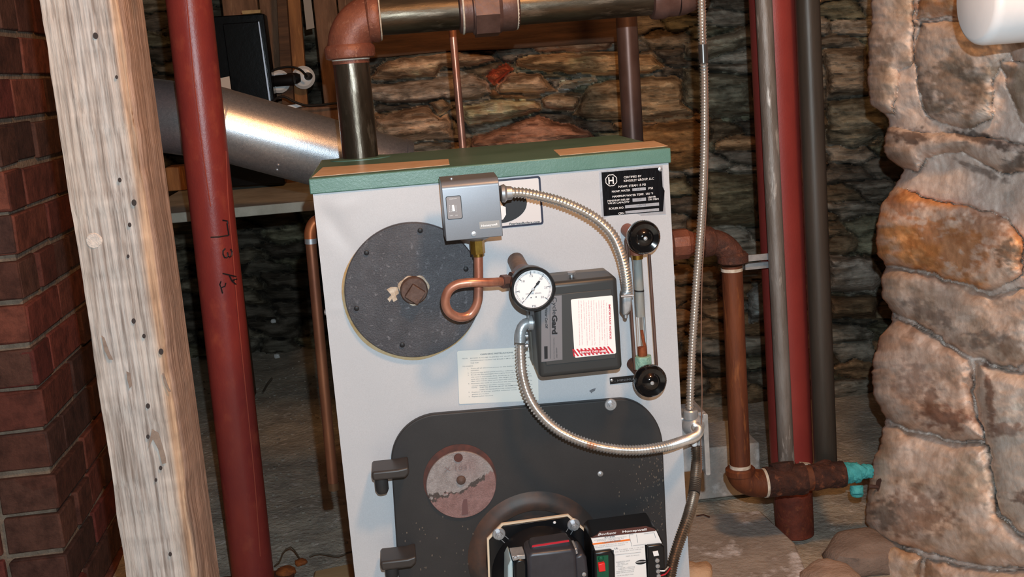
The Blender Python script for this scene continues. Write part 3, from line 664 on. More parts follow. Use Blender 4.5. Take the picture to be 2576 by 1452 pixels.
# minimum level tag
mt = obj('level_tag', prism(px([(1534, 951), (1600, 944), (1601, 960), (1535, 967)], -.0016)[::-1], (0, .0014, 0)), m_plast, boiler)
obj('lettering', [tx('- MINIMUM', (1546, 961), (1602, 955.5), 5.5, -.002)], m_grey, mt, smooth=0)
obj('tag_rivet', lathe(P(1539, 957, -.0017), (0, -1, 0), [(.0022, 0), (0, .001)], 14), m_bolt, mt)
for x, y in ((1493, 981), (1490, 986), (1484, 984)):
    pass
obj('scratch_mark', prism(px([(1482, 984), (1490, 979), (1499, 977), (1496, 984), (1491, 986), (1488, 990), (1485, 986)], -.0004)[::-1], (0, .0002, 0)), m_grey, boiler)
for x, y in ((818, 786), (1699, 697)):
    s = -1 if x < 1000 else 1
    q = P(x, y, .006); q[0] = s*W
    obj('jacket_screw', lathe(q, (s, 0, 0), [(.0045, 0), (.004, .002), (0, .003)], 14), m_bolt, boiler)

# ================================================================== PRESSURE CONTROL
Yc = -.105; Yd = -.05
def boxpx(TL, BR, Yf, Yb):
    """axis-aligned box whose front face spans the top-left and bottom-right pixels"""
    a = P(*TL, Yf); b = P(*BR, Yf); return (min(a[0], b[0]), max(a[0], b[0]), min(a[2], b[2]), max(a[2], b[2]), Yf, Yb)
def bxg(B): x0, x1, z0, z1, ya, yb = B; return box(((x0+x1)/2, (ya+yb)/2, (z0+z1)/2), (x1-x0, yb-ya, z1-z0))
B = boxpx((1111, 476), (1265.5, 594), Yc, Yd)
x0, x1, z0, z1 = B[:4]
pc = empty('pressure_control', ((x0+x1)/2, (Yc+Yd)/2, z0), 'grey metal pressure control box on a copper loop, top of the front panel', 'pressure control')
prof = [(Yc, z0), (Yc, z1-.001)]+[(Yc+.012*(1-math.cos(t)), z1-.001+.010*math.sin(t)) for t in np.linspace(.2, PI/2, 6)]+[(Yd, z1+.0115), (Yd, z0)]
case = obj('case', prism([V(x0, y, z) for y, z in prof], (x1-x0, 0, 0)), m_ctrl, pc, bevel=.0008)
wx0, wx1 = P(1122, 500, Yc)[0], P(1159, 500, Yc)[0]; wz1, wz0 = P(1140, 494, Yc)[2], P(1140, 551, Yc)[2]
win = obj('scale_window', prism(rrect(wx0, wz0, wx1, wz1, .002, Yc-.0005)[::-1], (0, .0004, 0)), mat('window_grey', (138, 136, 138), rough=.3), pc)
a = rrect(wx0-.0006, wz0-.0006, wx1+.0006, wz1+.0006, .0024, Yc-.0006); b = rrect(wx0+.0003, wz0+.0003, wx1-.0003, wz1-.0003, .0018, Yc-.0006); n = len(a)
obj('window_border', [(a+b, [(k, (k+1) % n, (k+1) % n+n, k+n) for k in range(n)][::-1])], m_black, win, smooth=0)
obj('pointer', prism(px([(1137, 516), (1142, 515.5), (1145, 531), (1138, 532)], Yc-.0012)[::-1], (0, .0006, 0)), m_white, win)
tl = [tx('OUT IN', (1131, 502.5), (1148, 501), 3.2, Yc-.0008)]
for k in range(8):
    y = 517+k*2.3; tl.append(tx('%d' % (8-k), (1130+.12*k, y+1), (1131.5+.12*k, y+.9), 1.7, Yc-.0008)); tl.append(prism(px([(1133.5+.1*k, y), (1136+.1*k, y-.2), (1136+.1*k, y+.3), (1133.5+.1*k, y+.5)], Yc-.0008)[::-1], (0, .0001, 0)))
    tl.append(prism(px([(1146+.12*k, y), (1148+.1*k, y-.2), (1148+.1*k, y+.3), (1146+.12*k, y+.5)], Yc-.0008)[::-1], (0, .0001, 0)))
tl += [tx('LBS.', (1132, 544), (1140, 543.4), 2.4, Yc-.0008), tx('KG', (1146, 543), (1151, 542.6), 2.4, Yc-.0008)]
obj('lettering', tl, m_white, win, smooth=0)
bd = obj('name_badge', prism(px([(1205.5, 558.5), (1256, 554), (1258, 572), (1207, 577)], Yc-.0005)[::-1], (0, .0004, 0)), m_ctrl2, pc)
obj('lettering', [tx('Honeywell', (1211, 571), (1251, 566.5), 5.4, Yc-.0008, bold=.03)], m_white, bd, smooth=0)
obj('case_screw', [lathe(P(1192, 588, Yc), (0, -1, 0), [(6.6*mpp(Yc), 0), (6*mpp(Yc), .0015), (0, .002)], 24)], m_bolt, pc)
obj('top_screw', [cyl(P(1136, 455, -.08)-V(0, 0, .003), P(1136, 455, -.08)+V(0, 0, .004), .0026, 12)], m_bolt, pc)
q = P(1200, 603, -.078); q[2] = z0
obj('diaphragm_flange', lathe(q, (0, 0, -1), [(.021, 0), (.020, .002), (.013, .005), (.008, .007), (.0, .007)], 32), m_ctrl, pc)
obj('brass_nut', [hexa(q-V(0, 0, .0065), (0, 0, -1), .0098, .018, .4), lathe(q-V(0, 0, .0245), (0, 0, -1), [(.0072, 0), (.0072, .004), (.006, .0045)], 20)], m_brass, pc, smooth=25)
# siphon loop
Ys = -.078
qq = q-V(0, 0, .027)
lp = [qq, P(1204, 690, Ys), P(1204, 730, Ys), P(1200, 765, Ys), P(1182, 792, Ys), P(1155, 798, Ys-.004), P(1130, 785, Ys-.008), P(1120, 760, Ys-.012), P(1128, 732, Ys-.014), P(1150, 716, Ys-.015), P(1185, 711, Ys-.016), P(1230, 711, Ys-.012), P(1262, 709, Ys-.004)]
sp = empty('siphon_pipe', qq, 'copper pigtail pipe looping below the grey pressure control', 'pipe')
obj('copper_loop', pipe(lp, 11.6*mpp(Ys), 20, .003), m_copper, sp)
Yg = -.075
tee_c = P(1322, 700, -.05)
obj('compression_nut', [hexa(P(1262, 709, Ys-.004), P(1295, 706, -.07)-P(1262, 709, Ys-.004), .0095, .011, .2)], m_union, sp, smooth=25)
# nipple and fitting carrying the gauge
nip = empty('gauge_nipple', P(1298, 652, -.02), 'short dull grey-brown pipe stub and tee behind the round gauge', 'pipe fitting')
obj('nipple', cyl(P(1297, 654, -.002), P(1325, 705, -.055), 21*mpp(0), 28), mat('grey_brown_steel', (124, 106, 96), (96, 80, 72), scale=50, rough=.5, metal=.3, bump=.0006), nip)
obj('tee_body', [lathe(P(1318, 695, -.055), (0, -1, 0), [(.015, -.006), (.0168, -.004), (.0168, .016), (.013, .018)], 28), cyl(P(1318, 700, -.062), P(1288, 707, -.068), .0125, 24)], m_union, nip)

# ================================================================== GAUGE
Yg = -.115; gc = P(1341, 728, Yg); s_ = mpp(Yg)
ga = empty('pressure_gauge', gc-V(0, 0, 57*s_), 'round pressure gauge with a black rim and white dial reading zero', 'gauge')
obj('case', lathe(P(1341, 728, Yg)+V(0, .034, 0), (0, -1, 0), [(.02, -.006), (50*s_, 0), (53*s_, .003), (53*s_, .026), (57.5*s_, .028), (57.5*s_, .034), (55*s_, .0365), (50*s_, .0365), (48.5*s_, .034), (48*s_, .032)], 72), m_gauge, ga, smooth=30)
dial = obj('dial', lathe(gc+V(0, .002, 0), (0, -1, 0), [(49*s_, 0), (49*s_, .0006), (0, .0006)], 64), m_dial, ga)
def gp(x, y): return (1260+x/3.157, 600+y/3.157)
Yt = Yg+.0008; tl = []
for s, x, y in (('0', 175, 478), ('5', 147, 423), ('10', 178, 341), ('15', 243, 298), ('20', 318, 322), ('25', 357, 391), ('30', 330, 467)):
    w = 11 if len(s) == 1 else 24
    tl.append(tx(s, gp(x-w/2, y+8), gp(x+w/2, y+7), 5.6, Yt))
tl.append(tx('PSI', gp(250, 546), gp(279, 543), 5.4, Yt)); tl.append(tx('INTERNAL SIPHON', gp(198, 447), gp(320, 438), 3.4, Yt))
for x, y in ((240, 470), (280, 465)): tl.append((lathe(P(*gp(x, y), Yt), (0, -1, 0), [(1.6*s_, 0), (0, .0001)], 12)))
a0 = math.atan2(-(498-403), 172-257); 
A0 = math.radians(228); A1 = math.radians(-40)
def tick(a, r0, r1, w):
    u = V(math.cos(a), 0, math.sin(a)); n_ = V(-math.sin(a), 0, math.cos(a)); c = V(gc[0], Yt, gc[2])
    return [c+u*r0*s_+n_*w*s_, c+u*r1*s_+n_*w*s_, c+u*r1*s_-n_*w*s_, c+u*r0*s_-n_*w*s_], [(0, 1, 2, 3)]
for k in range(61):
    a = A0+(A1-A0)*k/60-.085*0
    tl.append(tick(a, 41 if k % 10 else 37, 46.5, .35 if k % 10 else .8))
obj('printed_scale', tl, mat('dial_print', (62, 62, 68), rough=.5), dial, smooth=0)
a = math.radians(228); u = V(math.cos(a), 0, math.sin(a)); n_ = V(-math.sin(a), 0, math.cos(a)); c = V(gc[0], Yg-.001, gc[2])
nd = [c+u*40*s_, c+n_*1.6*s_, c-u*14*s_+n_*1.6*s_, c-u*16*s_+n_*3.2*s_, c-u*27*s_+n_*2.4*s_, c-u*27*s_-n_*2.4*s_, c-u*16*s_-n_*3.2*s_, c-u*14*s_-n_*1.6*s_, c-n_*1.6*s_]
obj('needle', prism(nd, (0, .0005, 0)), m_black, ga, smooth=0)
obj('needle_hub', lathe(c+V(0, -.0003, 0), (0, -1, 0), [(4.3*s_, 0), (4*s_, .001), (0, .0012)], 20), m_zinc, ga)

# ================================================================== LOW WATER CUT-OFF
Yf, Yb = -.096, -.036
B = boxpx((1339, 716), (1567, 931), Yf, Yb); x0, x1, z0, z1 = B[:4]
lw = empty('low_water_cutoff', ((x0+x1)/2, (Yf+Yb)/2, z0), 'dark grey plastic low water cut-off box with silver and white stickers', 'control box')
obj('case', [bxg(B)], m_cg, lw, bevel=.007, seg=4)
obj('mounting_base', [bxg((x0-.001, x1+.0, z0+.004, z1-.003, Yb-.001, -.003))], mat('base_grey', (104, 104, 100), rough=.5), lw, bevel=.003)
B2 = boxpx((1361, 745), (1549, 901), Yf-.0012, Yf)
obj('front_plate', [bxg(B2)], mat('plate_grey', (62, 64, 65), rough=.4), lw, bevel=.0008)
sk = obj('name_sticker', prism(px([(1361.5, 747), (1413, 743), (1415, 905), (1362, 911)], Yf-.0016)[::-1], (0, .0003, 0)), m_cgs, lw)
Yt = Yf-.0022
def cg(x, y): return (1260+x/3.157, 600+y/3.157)
tl = [tx('Cycle', cg(412, 468), cg(412, 605), 11, Yt), tx('Gard', cg(408, 608), cg(408, 762), 13, Yt, bold=.045), tx('Low Water Cut-Off', cg(350, 500), cg(354, 716), 6.2, Yt, shear=.2, bold=.02),
      tx('Model CG400 Series Low Water Cut-Off', cg(418, 790), cg(420, 958), 2.2, Yt), tx('HYDROLEVEL COMPANY', cg(437, 868), cg(440, 950), 3.2, Yt)]
obj('lettering', tl, m_black, sk, smooth=0)
bkx = [cg(344, 858), cg(371, 856), cg(372, 955), cg(346, 958)]
obj('printed_block', [prism(px(bkx, Yt)[::-1], (0, .0002, 0)), prism(px([cg(388, 500), cg(390, 500), cg(394, 955), cg(392, 955)], Yt)[::-1], (0, .0002, 0))], m_black, sk, smooth=0)
wl_ = obj('warning_label', prism(rrect(P(1440, 820, Yf)[0], P(1490, 895, Yf)[2], P(1545, 820, Yf)[0], P(1490, 747.5, Yf)[2], .002, Yf-.0017)[::-1], (0, .0003, 0)), m_lab, lw)
tl = [tx('IMPORTANT NOTICE', cg(856, 525), cg(865, 800), 4.6, Yt, bold=.03)]
obj('lettering', tl, m_red, wl_, smooth=0)
words_ = 'The control may take as long as thirty seconds to react after a low water condition occurs or after the water is restored in the boiler read the manual before testing this unit'.split()
rs = np.random.RandomState(2); tl = []
for k in range(12):
    x = 835-k*20; n_ = 9; s = ' '.join(words_[(k*5+j) % len(words_)] for j in range(n_)); st_, en = (488+(6 if k % 4 else 20), 850-(40 if k % 5 == 2 else 0))
    if k in (4, 9): s = ' '.join(s.split()[:5]); en = 720
    tl.append(tx(s, cg(x, st_), cg(x+9, en), 2.4, Yt))
obj('fine_print', tl, mat('pink_print', (206, 120, 130), rough=.5), wl_, smooth=0)
sx0, sx1, sy0, sy1 = cg(567, 0)[0], cg(902, 0)[0], cg(0, 872)[1], cg(0, 930)[1]
g = []
for k in range(-1, 12):
    a = sx0+(sx1-sx0)*k/11.; b = a+(sx1-sx0)/22.; sh = -13
    pl = [(a+sh*-1, sy1), (b+sh*-1, sy1), (b, sy0), (a, sy0)]
    pl = [(min(max(x, sx0), sx1), y-.085*(min(max(x, sx0), sx1)-sx0)+3) for x, y in pl]
    if pl[1][0]-pl[0][0] > .5: g.append(prism(px(pl, Yt+.0001), (0, .0001, 0)))
ban = [cg(622, 890), cg(845, 874), cg(847, 906), cg(624, 918)]
g.append(prism(px(ban, Yt-.0001)[::-1], (0, .0001, 0)))
obj('striped_border', g, m_red, wl_, smooth=0)
obj('banner_lettering', [tx('REMOVE THIS LABEL', cg(628, 914), cg(842, 899), 5.4, Yt-.0004, bold=.03)], m_white, wl_, smooth=0)
obj('top_screw', [cyl(P(1438, 703, -.07)-V(0, 0, .004), P(1438, 690, -.07), .0032, 14), lathe(P(1438, 690, -.07), (0, 0, 1), [(.0062, 0), (.0062, .003), (.003, .004)], 6)], m_bolt, lw)
obj('reflector_strip', [box(P(1438, 703, -.066)+V(.018, 0, -.0), (.07, .012, .0012))], mat('tan_foil', (160, 130, 108), rough=.4), lw)

# connectors and cables
def connector(name, body, nutpts, label):
    e = empty(name, body[0], label, 'cable connector')
    return e
cn = empty('conduit_connector', P(1312, 850, -.06), 'zinc cable clamp on the left side of the dark grey box', 'cable connector')
obj('clamp_body', [pipe([P(1340, 812, -.064), P(1322, 815, -.066), P(1311, 830, -.068), P(1309, 862, -.07)], 14*mpp(-.07), 20, .003), lathe(P(1340, 812, -.064), P(1320, 812, -.064)-P(1340, 812, -.064), [(.0105, -.001), (.0105, .006), (.008, .007)], 24)], m_zinc, cn)
for y in (846, 871):
    obj('clamp_screw', [cyl(P(1300, y, -.072), P(1328, y-1, -.072), .0015, 10), lathe(P(1328, y-1, -.072), (1, 0, 0), [(.0034, -.003), (.0034, 0), (.002, .001)], 12)], m_bolt, cn)
cn2 = empty('conduit_connector', P(1575, 770, -.06), 'zinc cable clamp on the right side of the dark grey box', 'cable connector')
obj('clamp_body', [prism(px([(1567, 735), (1588, 732), (1592, 750), (1588, 782), (1578, 794), (1567, 796)], -.075)[::-1], (0, .022, 0))], m_zinc, cn2, bevel=.003)
obj('clamp_screw', [cyl(P(1562, 746, -.08), P(1594, 743, -.08), .0015, 10)], m_bolt, cn2)
obj('clamp_screw', [lathe(P(1574, 799, -.07), (0, 0, -1), [(.003, -.004), (.003, 0), (.0015, .002)], 12)], m_bolt, cn2)
cn3 = empty('conduit_connector', P(1270, 487, -.08), 'shiny snap connector on the right side of the pressure control', 'cable connector')
obj('clamp_body', [lathe(P(1263, 487, -.08), P(1290, 485, -.08)-P(1263, 487, -.08), [(.0115, -.001), (.0125, .003), (.0095, .006), (.0088, .013), (.007, .013)], 24)], m_bolt, cn3)
def flex(name, pts, rpx, Y, label, m=m_flex, sleeves=(), pitch=.0046):
    e = obj(name, conduit(pts, rpx*mpp(Y), pitch=pitch), m, None, label=label, cat='electrical conduit', group='flexible metal conduits', smooth=60)
    return e
flex('flexible_conduit', [P(1276, 486, -.08), P(1310, 485, -.082), P(1350, 492, -.085), P(1400, 504, -.09), P(1450, 523, -.095), P(1500, 551, -.1), P(1538, 588, -.1), P(1558, 628, -.095), P(1570, 670, -.088), P(1577, 715, -.075), P(1578, 738, -.066)], 12.4, -.09,
     'flexible metal conduit arching from the pressure control down past the gauge glass')
flex('flexible_conduit', [P(1310, 866, -.07), P(1310, 890, -.072), P(1314, 940, -.076), P(1328, 992, -.08), P(1355, 1038, -.082), P(1400, 1080, -.085), P(1460, 1110, -.088), P(1530, 1128, -.088), P(1600, 1133, -.084), P(1670, 1124, -.07), P(1720, 1109, -.04), P(1748, 1098, -.01), P(1758, 1084, .012), P(1750, 1072, .03)], 12.4, -.07,
     'flexible metal conduit sagging across the black door to the side junction box', m_flexrust)
e = flex('flexible_conduit', [P(1765, -30, .12), P(1766, 40, .12), P(1768, 110, .12), P(1772, 200, .12), P(1772, 330, .12), P(1769, 460, .11), P(1762, 580, .1), P(1753, 700, .09), P(1746, 800, .08), P(1740, 900, .07), P(1737, 980, .065), P(1736, 1030, .06)], 10.0, .1,
     'tall vertical flexible metal conduit rising from the junction box out of the top of view')
for (xa, ya, xb, yb) in ((1768, 112, 1770, 158), (1747, 792, 1745, 812)):
    obj('conduit_sleeve', cyl(P(xa, ya, .105), P(xb, yb, .105), 11.5*mpp(.1), 20), mat('dark_zinc', (92, 90, 88), rough=.3, metal=.7), e)
e = flex('flexible_conduit', [P(1752, 1122, .05), P(1753, 1160, .045), P(1750, 1200, .025), P(1745, 1245, .0), P(1731, 1300, -.03), P(1713, 1350, -.045), P(1697, 1400, -.055), P(1686, 1450, -.06), P(1680, 1500, -.06)], 13.5, .0,
     'flexible metal conduit curving down from the junction box to the burner control', mat('dull_flex', (160, 146, 132), (130, 116, 104), scale=60, rough=.34, metal=.85), pitch=.0036)
obj('conduit_sleeve', cyl(P(1750, 1207, .023), P(1746, 1243, .001), 15.5*mpp(.03), 20), mat('dark_zinc', (92, 90, 88)), e)
obj('pull_wire', pipe([P(1771, 0, .11), P(1775, 30, .11), P(1771, 60, .11), P(1777, 140, .11), P(1781, 300, .11), P(1779, 470, .1), P(1772, 600, .09), P(1766, 700, .085), P(1764, 860, .07), P(1766, 1000, .05), P(1763, 1100, .04), P(1764, 1190, .02)], .0009, 6, .02), mat('thin_brown_wire', (120, 92, 78), rough=.4), None,
    label='thin brown wire hanging alongside the tall vertical conduit', cat='wire')

# junction box on the boiler's right side
jb = empty('junction_box', P(1745, 1190, .07), 'galvanized junction box beside the boiler where the conduits meet', 'junction box')
xa = W+.0012
z1, z0 = P(1745, 1050, .06)[2], P(1745, 1190, .06)[2]
xb = P(1770, 1120, .06)[0]
obj('box_body', [box(((xa+xb)/2, .10, (z0+z1)/2), (xb-xa, .07, z1-z0))], m_zinc, jb, bevel=.003)
obj('cover_plate', [prism(rrect(xb-.001, z0-.004, xb+.007, z1+.006, .003, .052), (0, .1, 0))], m_zinc, jb, bevel=.0006)
obj('face_boss', [lathe(P(1744, 1068, .065), (0, -1, 0), [(.019, 0), (.017, .010), (.012, .016), (.0095, .018)], 28), box(P(1742, 1055, .075), (.034, .03, .03))], m_zinc, jb, bevel=.002)
obj('top_connector', [lathe(P(1738, 1052, .06), (0, 0, 1), [(.0115, 0), (.0115, .012), (.010, .014)], 24)], mat('zinc_plate', ()), jb)
obj('back_plate', [box((W+.0155, .155, P(1725, 1030, .1)[2]-.02), (.026, .006, .05))], m_zinc, jb)
obj('wire_nut', [lathe(P(1746, 1112, .028), (0, -.3, -1), [(.004, -.004), (.0045, .004), (.003, .007)], 14)], m_white, jb)

# ================================================================== GAUGE GLASS
Yk = -.085; Yv = -.052
gg = empty('water_gauge_glass', P(1610, 920, Yv), 'glass water level tube between two brass valves with black round knobs', 'gauge glass')
def knob(x, y, par):
    c = P(x, y, Yk); s = mpp(Yk); u = (0, -1, 0)
    n = 120; vs = []
    prof = [(30, .016), (39, .013), (42.5, .008), (42.5, .001), (40, -.003), (36, -.0055), (30, -.0045), (24, -.0035), (20, -.0055), (16, -.0075), (9, -.009), (0.01, -.009)]
    g = []
    for r, hgt in prof:
        for k in range(n):
            a = 2*PI*k/n; rr = r*(1+(.022*(k % 2) if r > 40 else 0)); vs.append(c+V(rr*s*math.cos(a), hgt, rr*s*math.sin(a)))
    fs = [(i*n+k, i*n+(k+1) % n, (i+1)*n+(k+1) % n, (i+1)*n+k) for i in range(len(prof)-1) for k in range(n)]+[tuple(range(n))]
    kb = obj('valve_knob', (vs, fs), m_bake, par, smooth=50)
    obj('knob_screw', lathe(c+V(0, -.009, 0), (0, -1, 0), [(5.5*s, 0), (4.5*s, .0012), (0, .0016)], 16), m_zinc, kb)
    return kb
knob(1620, 598, gg); knob(1637, 960, gg)
for (x, y, m, dz) in ((1597, 603, m_copperold, 1), (1612, 945, m_copperold, -1)):
    obj('valve_body', [cyl(P(x-20, y-(25 if dz > 0 else 30), -.001), P(x+12, y, -.05), 17*mpp(-.03), 24), cyl(P(x+10, y, -.05), P(1620 if dz > 0 else 1637, 598 if dz > 0 else 960, Yk+.012), .009, 20),
                       cyl(P(x+4, y+18*dz*0, Yv), P(x+4, y+(38 if dz > 0 else -30), Yv), .010, 20)], m_fit if dz > 0 else m_rust, gg)
obj('packing_nut', [hexa(P(1619, 928, Yv), P(1617, 893, Yv)-P(1619, 928, Yv), 23*mpp(Yv), .019, .2, 8)], m_verd2, gg, bevel=.001)
obj('packing_nut', [lathe(P(1604, 652, Yv), (0, 0, 1), [(14*mpp(Yv), 0), (15*mpp(Yv), .004), (15*mpp(Yv), .014)], 24)], m_brass, gg)
obj('glass_tube', cyl(P(1617, 900, Yv), P(1603, 645, Yv), 12.5*mpp(Yv), 28), m_glass, gg)
obj('cloudy_column', [cyl(P(1611, 797, Yv), P(1603.5, 650, Yv), 8.6*mpp(Yv), 20)], m_tubefill, gg)
obj('level_mark', [cyl(P(1608, 733, Yv), P(1608.1, 730, Yv), 12.7*mpp(Yv), 20)], m_black, gg)
obj('sediment', [lathe(P(1617, 902, Yv), P(1612, 850, Yv)-P(1617, 902, Yv), [(9.7*mpp(Yv), 0), (9.6*mpp(Yv), .012), (8.6*mpp(Yv), .017), (5*mpp(Yv), .018), (0, .0184)], 16), pipe([P(1622, 894, Yv+.001), P(1620, 870, Yv+.001), P(1617, 855, Yv+.001), P(1614, 830, Yv+.001)], .0016, 8, .004)], m_mud, gg)
for a, b in (((1575, 600, Yv), (1598, 930, Yv)), ((1633, 640, Yv), (1652, 925, Yv))):
    obj('guard_rod', cyl(P(*a), P(*b), 4.2*mpp(Yv), 12), m_steelback, gg)

# ================================================================== OIL BURNER
bu = empty('oil_burner', P(1350, 1500, -.05), 'oil burner with a black flange bolted in the middle of the black door', 'oil burner')
octo = [(1233, 1600), (1225, 1356), (1262, 1318), (1430, 1295), (1474, 1334), (1484, 1600)]
obj('flange_gasket', prism(px(octo, -.0245)[::-1], (0, .004, 0)), mat('cream_gasket', (226, 206, 180), rough=.8), bu)
oc2 = [(1238.5, 1600), (1230.5, 1360), (1265.5, 1324), (1428, 1301), (1469, 1337), (1478.5, 1600)]
fl = obj('flange_plate', prism(px(oc2, -.0275)[::-1], (0, .003, 0)), m_plast, bu, bevel=.0006)
for x, y, ax, ay in ((1255, 1343, 1275, 1362), (1443, 1320, 1427, 1346)):
    c0, c1 = P(x, y, -.0281), P(ax, ay, -.0281); d = c1-c0; d /= np.linalg.norm(d); n_ = V(-d[2], 0, d[0]); r = 8.5*s_; pl = [c1+(d*math.cos(t)+n_*math.sin(t))*r for t in np.linspace(PI/2, -PI/2, 9)]
    pi_ = [c1+(d*math.cos(t)+n_*math.sin(t))*r*.75 for t in np.linspace(PI/2, -PI/2, 9)]
    pl = [c0+n_*r]+pl+[c0-n_*r]; pi_ = [c0+n_*r*.75]+pi_+[c0-n_*r*.75]; n = len(pl)
    obj('slot_edge', [(pl+pi_, [(k, k+1, k+1+n, k+n) for k in range(n-1)])], m_bolt, fl, smooth=0)
    hexbolt('flange_bolt', x, y, -.0276, 17*o_, 10*o_, fl, stick=.012)
obj('flange_rivet', lathe(P(1395, 1315, -.0276), (0, -1, 0), [(4*o_, 0), (3*o_, .001), (0, .0015)], 14), m_white, fl)
obj('air_tube', [lathe(P(1360, 1440, -.0278), (0, -1, 0), [(.072, 0), (.066, .012), (.05, .03), (.03, .042), (0, .046)], 48)], m_plast, bu)
# blower / ignition block
Ya = -.105
hb = obj('housing_block', [prism(px([(1334, 1385), (1338, 1372), (1432, 1358), (1437, 1370), (1441, 1384), (1452, 1600), (1345, 1600)], Ya)[::-1], (0, .03, 0))], m_moto, bu, bevel=.004, seg=3)
obj('housing_cowl', [prism(px([(1328, 1400), (1333, 1392), (1442, 1380), (1450, 1390), (1458, 1600), (1332, 1600)], Ya-.012)[::-1], (0, .05, 0))], m_moto, bu, bevel=.008, seg=4)
obj('red_stripe', [prism(px([(1339, 1373), (1431, 1359), (1432, 1363.5), (1338, 1377.5)], Ya-.0004)[::-1], (0, .001, 0))], m_red, bu)
obj('side_clamp', [prism(px([(1292, 1416), (1304, 1406), (1322, 1408), (1328, 1420), (1330, 1600), (1300, 1600)], Ya)[::-1], (0, .05, 0))], m_plast, bu, bevel=.004)
obj('side_clamp', [prism(px([(1444, 1402), (1466, 1392), (1476, 1404), (1480, 1440), (1484, 1600), (1456, 1600)], Ya)[::-1], (0, .05, 0))], m_moto, bu, bevel=.004)
obj('clamp_plate', [prism(px([(1287, 1400), (1321, 1396), (1322, 1407), (1290, 1412)], Ya+.002)[::-1], (0, .03, 0))], m_zinc, bu, bevel=.001)
obj('clamp_plate', [prism(px([(1440, 1382), (1452, 1380), (1455, 1394), (1443, 1396)], Ya+.002)[::-1], (0, .03, 0))], m_zinc, bu, bevel=.001)
obj('side_panel', [prism(px([(1278, 1425), (1286, 1408), (1290, 1415), (1294, 1600), (1276, 1600)], Ya+.004)[::-1], (0, .05, 0))], mat('light_blue_plastic', (176, 200, 208), rough=.4), bu, bevel=.003)
for x, y in ((1297, 1404), (1447, 1389), (1469, 1445)):
    obj('clamp_screw', lathe(P(x, y, Ya-.001), (0, -1, 0), [(.0034, 0), (.003, .0014), (0, .002)], 14), m_bolt, bu)
# primary control
Ypc = -.10
pr = empty('burner_control', P(1590, 1500, Ypc), 'black burner control unit with a white label and red reset button', 'control box')
front = [(1487, 1372), (1503, 1350), (1640, 1330), (1664, 1366), (1668, 1372), (1684, 1600), (1496, 1600)]
obj('case', [prism(px([(1486, 1356), (1497, 1347), (1648, 1327), (1668, 1362), (1690, 1600), (1496, 1600)], Ypc+.004)[::-1], (0, .06, 0))], m_plast, pr, bevel=.003)
lab = obj('top_label', [prism(px([(1487, 1355), (1651, 1336), (1665, 1367), (1622, 1371), (1636, 1600), (1554, 1600), (1544, 1384), (1498, 1386)], Ypc)[::-1], (0, .003, 0))], m_lab, pr)
def bp(x, y): return (1260+x/5.367, 1252+y/5.367)
obj('maroon_band', [prism(px([bp(1212, 548), bp(1300, 500), bp(1330, 460), bp(1960, 385), bp(2080, 425), bp(2090, 452)], Ypc-.0004)[::-1], (0, .0003, 0))], m_brown, lab)
tl = [tx('Beckett', bp(1308, 516), bp(1560, 488), 6.5, Ypc-.0008, shear=.35, bold=.01), tx('Honeywell', bp(1642, 475), bp(1966, 442), 5.6, Ypc-.0008, bold=.03)]
obj('band_lettering', tl, m_white, lab, smooth=0)
obj('orange_bar', [prism(px([bp(1232, 622), bp(1740, 560), bp(1748, 582), bp(1246, 640)], Ypc-.0004)[::-1], (0, .0003, 0))], m_orange, lab)
tl = [tx('R7184B', bp(1402, 550), bp(1540, 534), 3.6, Ypc-.0008, bold=.02), tx('! WARNING', bp(1375, 620), bp(1616, 588), 4., Ypc-.0009, bold=.03),
      tx('INTERRUPTED IGNITION CONTROL', bp(1262, 583), bp(1700, 532), 2, Ypc-.0008), tx('POWER 120V 60 HZ 3A', bp(1300, 594), bp(1660, 553), 2, Ypc-.0008), tx('CAN CAUSE ELECTRICAL SHOCK OR', bp(1255, 665), bp(1720, 610), 2, Ypc-.0008), tx('EQUIPMENT DAMAGE. DISCONNECT', bp(1262, 685), bp(1680, 640), 2, Ypc-.0008),
      tx('UL', bp(1535, 700), bp(1585, 694), 4.2, Ypc-.0008, bold=.03), tx('LISTED 120 V 50 VA', bp(1600, 712), bp(1930, 672), 2., Ypc-.0008), tx('OIL BURNER CONTROL', bp(1545, 742), bp(1900, 700), 2., Ypc-.0008), tx('MADE IN MEXICO', bp(1690, 800), bp(1870, 780), 2.2, Ypc-.0008),
      tx('DIAGNOSTIC LIGHT', bp(1556, 885), bp(1745, 860), 3.4, Ypc-.0008), tx('ON = FLAME', bp(1575, 903), bp(1670, 890), 2.4, Ypc-.0008), tx('OFF = NO FLAME', bp(1575, 920), bp(1720, 900), 2.4, Ypc-.0008), tx('FLASHING:', bp(1560, 940), bp(1650, 930), 2.4, Ypc-.0008), tx('1 HZ ON 1 = RECYCLE', bp(1590, 962), bp(1810, 938), 2.4, Ypc-.0008), tx('4 HZ ON 4 = LOCKOUT', bp(1590, 980), bp(1810, 956), 2.4, Ypc-.0008),
      tx('PUSH RED BUTTON TO', bp(1562, 1008), bp(1800, 982), 2.6, Ypc-.0008), tx('RESET FROM LOCKOUT', bp(1562, 1030), bp(1800, 1004), 2.6, Ypc-.0008), tx('VALVE ON DELAY TIME', bp(1566, 1064), bp(1790, 1042), 2.6, Ypc-.0008)]
obj('lettering', tl, m_grey, lab, smooth=0)
dg = []
